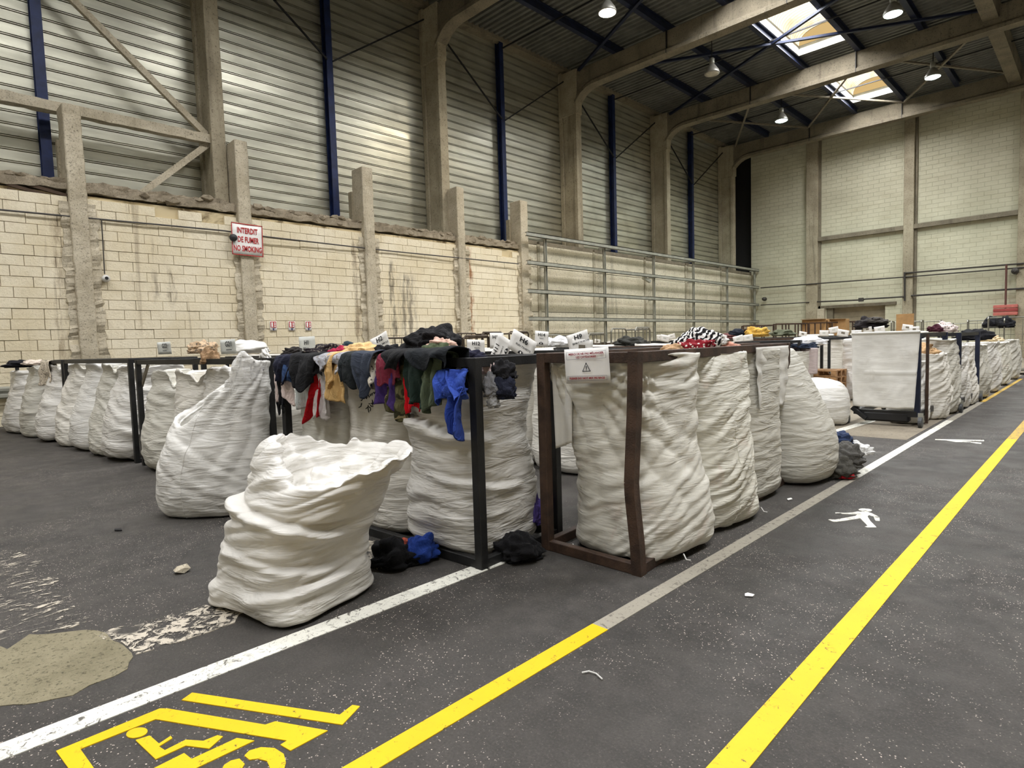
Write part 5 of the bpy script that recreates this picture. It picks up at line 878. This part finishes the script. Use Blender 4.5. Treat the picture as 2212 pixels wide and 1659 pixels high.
# wire roll cages and bar racks
def cage(label, c, w, d, h, mat, r=0.0, nx=4, nz=6, name='roll_cage'):
    t = thing(name, label, 'cage', (c[0], c[1], 0), 'wire roll cages'); cs, sn = math.cos(r), math.sin(r); q = lambda x, y, z: V(c[0]+x*cs-y*sn, c[1]+x*sn+y*cs, z)
    for sx in (-1, 1):
        MB().tube([q(sx*w/2, -d/2, .15), q(sx*w/2, -d/2, h-.06), q(sx*w/2, -d/2+.06, h), q(sx*w/2, d/2-.06, h), q(sx*w/2, d/2, h-.06), q(sx*w/2, d/2, .15)], .021, 6).build('side_hoop', mat, t)
        m = MB()
        for k in range(1, nz): m.tube([q(sx*w/2, -d/2, .2+(h-.25)*k/nz), q(sx*w/2, d/2, .2+(h-.25)*k/nz)], .009, 4)
        for k in range(1, nx): m.tube([q(sx*w/2, -d/2+d*k/nx, .2), q(sx*w/2, -d/2+d*k/nx, h)], .009, 4)
        m.build('side_grid', mat, t)
    MB().tube([q(-w/2, d/2, h-.03), q(w/2, d/2, h-.03)], .019, 6).build('back_bar', mat, t); m = MB()
    for k in range(1, nz): m.tube([q(-w/2, d/2, .2+(h-.25)*k/nz), q(w/2, d/2, .2+(h-.25)*k/nz)], .009, 4)
    for k in range(1, nx): m.tube([q(-w/2+w*k/nx, d/2, .2), q(-w/2+w*k/nx, d/2, h)], .009, 4)
    m.build('back_grid', mat, t); a, b = q(-w/2, -d/2, .12), q(w/2, d/2, .17); MB().box(min(a.x, b.x), max(a.x, b.x), min(a.y, b.y), max(a.y, b.y), .12, .17).build('base_tray', mat, t)
    for sx in (-1, 1):
        for sy in (-1, 1): p = q(sx*w/2*.85, sy*d/2*.85, 0); MB().lathe([(.03, -.02), (.06, -.02), (.06, .02), (.03, .02)], (p.x, p.y, .06), 10, 'x').build('caster', M['rubber'], t)
    return t
def cg(x, ytop, dep, h, lab, w=.75, d=.85, mat='wire', r=.1): p = dp(x, ytop, dep); return cage(lab, p, w, d, p.z if h is None else h, M[mat], r)
cg(1362, 709, 13.5, None, 'zinc roll cage with tall hoops right of the H9 card', .6, .7); cg(845+36, 729, 12.0, None, 'brown wire cage left of the black jacket heap', .8, .7, 'wired'); cg(1000, 727, 13.0, None, 'brown wire cage behind the H12 card', .8, .8, 'wired'); cg(1035, 719, 15.5, None, 'brown wire cage with a rounded top above the H12 card', .9, .8, 'wired'); cg(1092, 718, 15.8, None, 'brown wire cage behind the H16 card', .9, .8, 'wired')
cg(1240, 722, 16, None, 'zinc wire cage low behind the H9 card', 1.4, .8, 'wire'); cg(1960, 693, 24, None, 'zinc wire cage holding cardboard at the back wall', 1.0, .9); cg(2000, 693, 24.5, None, 'zinc wire cage right of the cardboard', 1.0, .9); cg(2090, 697, 25, None, 'short zinc wire cage between the two at the right', 1.0, .9); cg(2130, 690, 21, None, 'zinc wire cage with black sacks at the right', 1.0, .9); cg(2185, 683, 20, None, 'tall zinc wire cage at the right picture edge', 1.2, 1.0)
p = dp(1955, 690, 24); o = MB().box(p.x-.30, p.x+.30, p.y-.03, p.y+.03, .9, p.z+.22).build('cardboard_sheet', M['card'], None); recentre(o); tag(o, 'upright brown cardboard sheet in a wire cage', 'cardboard')
heap('black_sack', 'shiny black sack in the right wire cage', dp(2145, 702, 21), (.28, .3, .28), (26, 26, 30), 110, None, 'sack', 'black sacks in the right cage', .25); heap('black_sack', 'black sack beside the shiny one in the right cage', dp(2172, 702, 20.5), (.24, .3, .28), (22, 22, 26), 111, None, 'sack', 'black sacks in the right cage', .25)
def barrack(x0, x1, ytop, dep, n, lab):
    a, b = dp(x0, ytop, dep), dp(x1, ytop-4, dep*1.02); t = thing('bar_rack', lab, 'rack', ((a.x+b.x)/2, (a.y+b.y)/2, 0), 'dark bar racks before the back wall'); h = a.z; b.z = h
    MB().bar(a, b, .05, .05).build('top_rail', M['rust'], t); back = V(-.4, .75, 0); MB().bar(a+back, b+back, .05, .05).build('top_rail', M['rust'], t)
    for k in range(n+1): p = a.lerp(b, k/n); MB().bar((p.x, p.y, 0), (p.x, p.y, h), .045, .045, (0, 1, 0)).build('bar', M['rust'], t)
    for k in range(0, n+1, 2): p = a.lerp(b, k/n)+back; MB().bar((p.x, p.y, 0), (p.x, p.y, h), .045, .045, (0, 1, 0)).build('bar', M['rust'], t)
barrack(1606, 1672, 704, 25, 3, 'dark bar rack at the left end of the back wall'); barrack(1676, 1745, 700, 25.5, 5, 'dark bar rack second along the back wall'); barrack(1748, 1822, 698, 26, 6, 'dark bar rack holding cardboard left of the doorway'); barrack(1826, 1905, 695, 26.5, 5, 'dark bar rack standing across the doorway')
gb = 'cardboard boxes in the bar rack'
for k, (x, y, w, h, lab) in enumerate(((1758, 712, 1.0, .9, 'large cardboard box low in the bar rack, left'), (1798, 712, 1.1, .9, 'large cardboard box low in the bar rack, right'), (1765, 696, .9, .12, 'flat cardboard box on top of the bar rack'), (1800, 694, .7, .14, 'small cardboard box on top of the bar rack'))):
    p = dp(x, y, 26.6); t = thing('cardboard_box', lab, 'box', (p.x, p.y, p.z-h/2), gb); z0 = 0 if h > .5 else p.z-h/2; MB().box(p.x-w/2, p.x+w/2, p.y-.02, p.y+.5, z0, p.z+h/2).build('box_body', M['card'], t, bevel=.01)
    MB().bar((p.x-w/2, p.y-.12, p.z+h/2+.02), (p.x+w/2, p.y-.02, p.z+h/2), .22, .012).build('box_lid_panel', M['card'], t)
# ------------------------------------------------------------------ litter
def scrap(name, lab, cat, pts, mat, z=.012): o = MB().prism([(p[0], p[1]) for p in pk(pts)], .0055, z).build(name, mat); recentre(o); tag(o, lab, cat)
scrap('paper_scrap', 'torn white paper scrap between the two walkway lines', 'paper', [(1609, 1285), (1615, 1283), (1630, 1287), (1626, 1291), (1609, 1290)], M['paper'], .009); scrap('paper_scrap', 'small white label scrap beside the rusty frame row', 'paper', [(1700, 1079), (1709, 1077), (1712, 1080), (1702, 1082)], M['paper'], .009); scrap('wood_splinter', 'dark splinter on the floor at left', 'splinter', [(247, 1145), (262, 1144), (264, 1148), (248, 1148)], M['rod'], .014)
ck = MB(); p = fl(394, 1236); chunk(ck, (p.x, p.y, .022), .045, 5); o = ck.build('pebble', M['concl']); recentre(o); tag(o, 'grey pebble on the dark floor left of the big bag', 'stone')
o = MB().tube([fl(1257, 1453, .008), fl(1272, 1450, .008), fl(1288, 1455, .008), fl(1301, 1467, .008)], .0035, 5).build('string', M['white_pl']); recentre(o); tag(o, 'curl of white string on the asphalt in front', 'string')
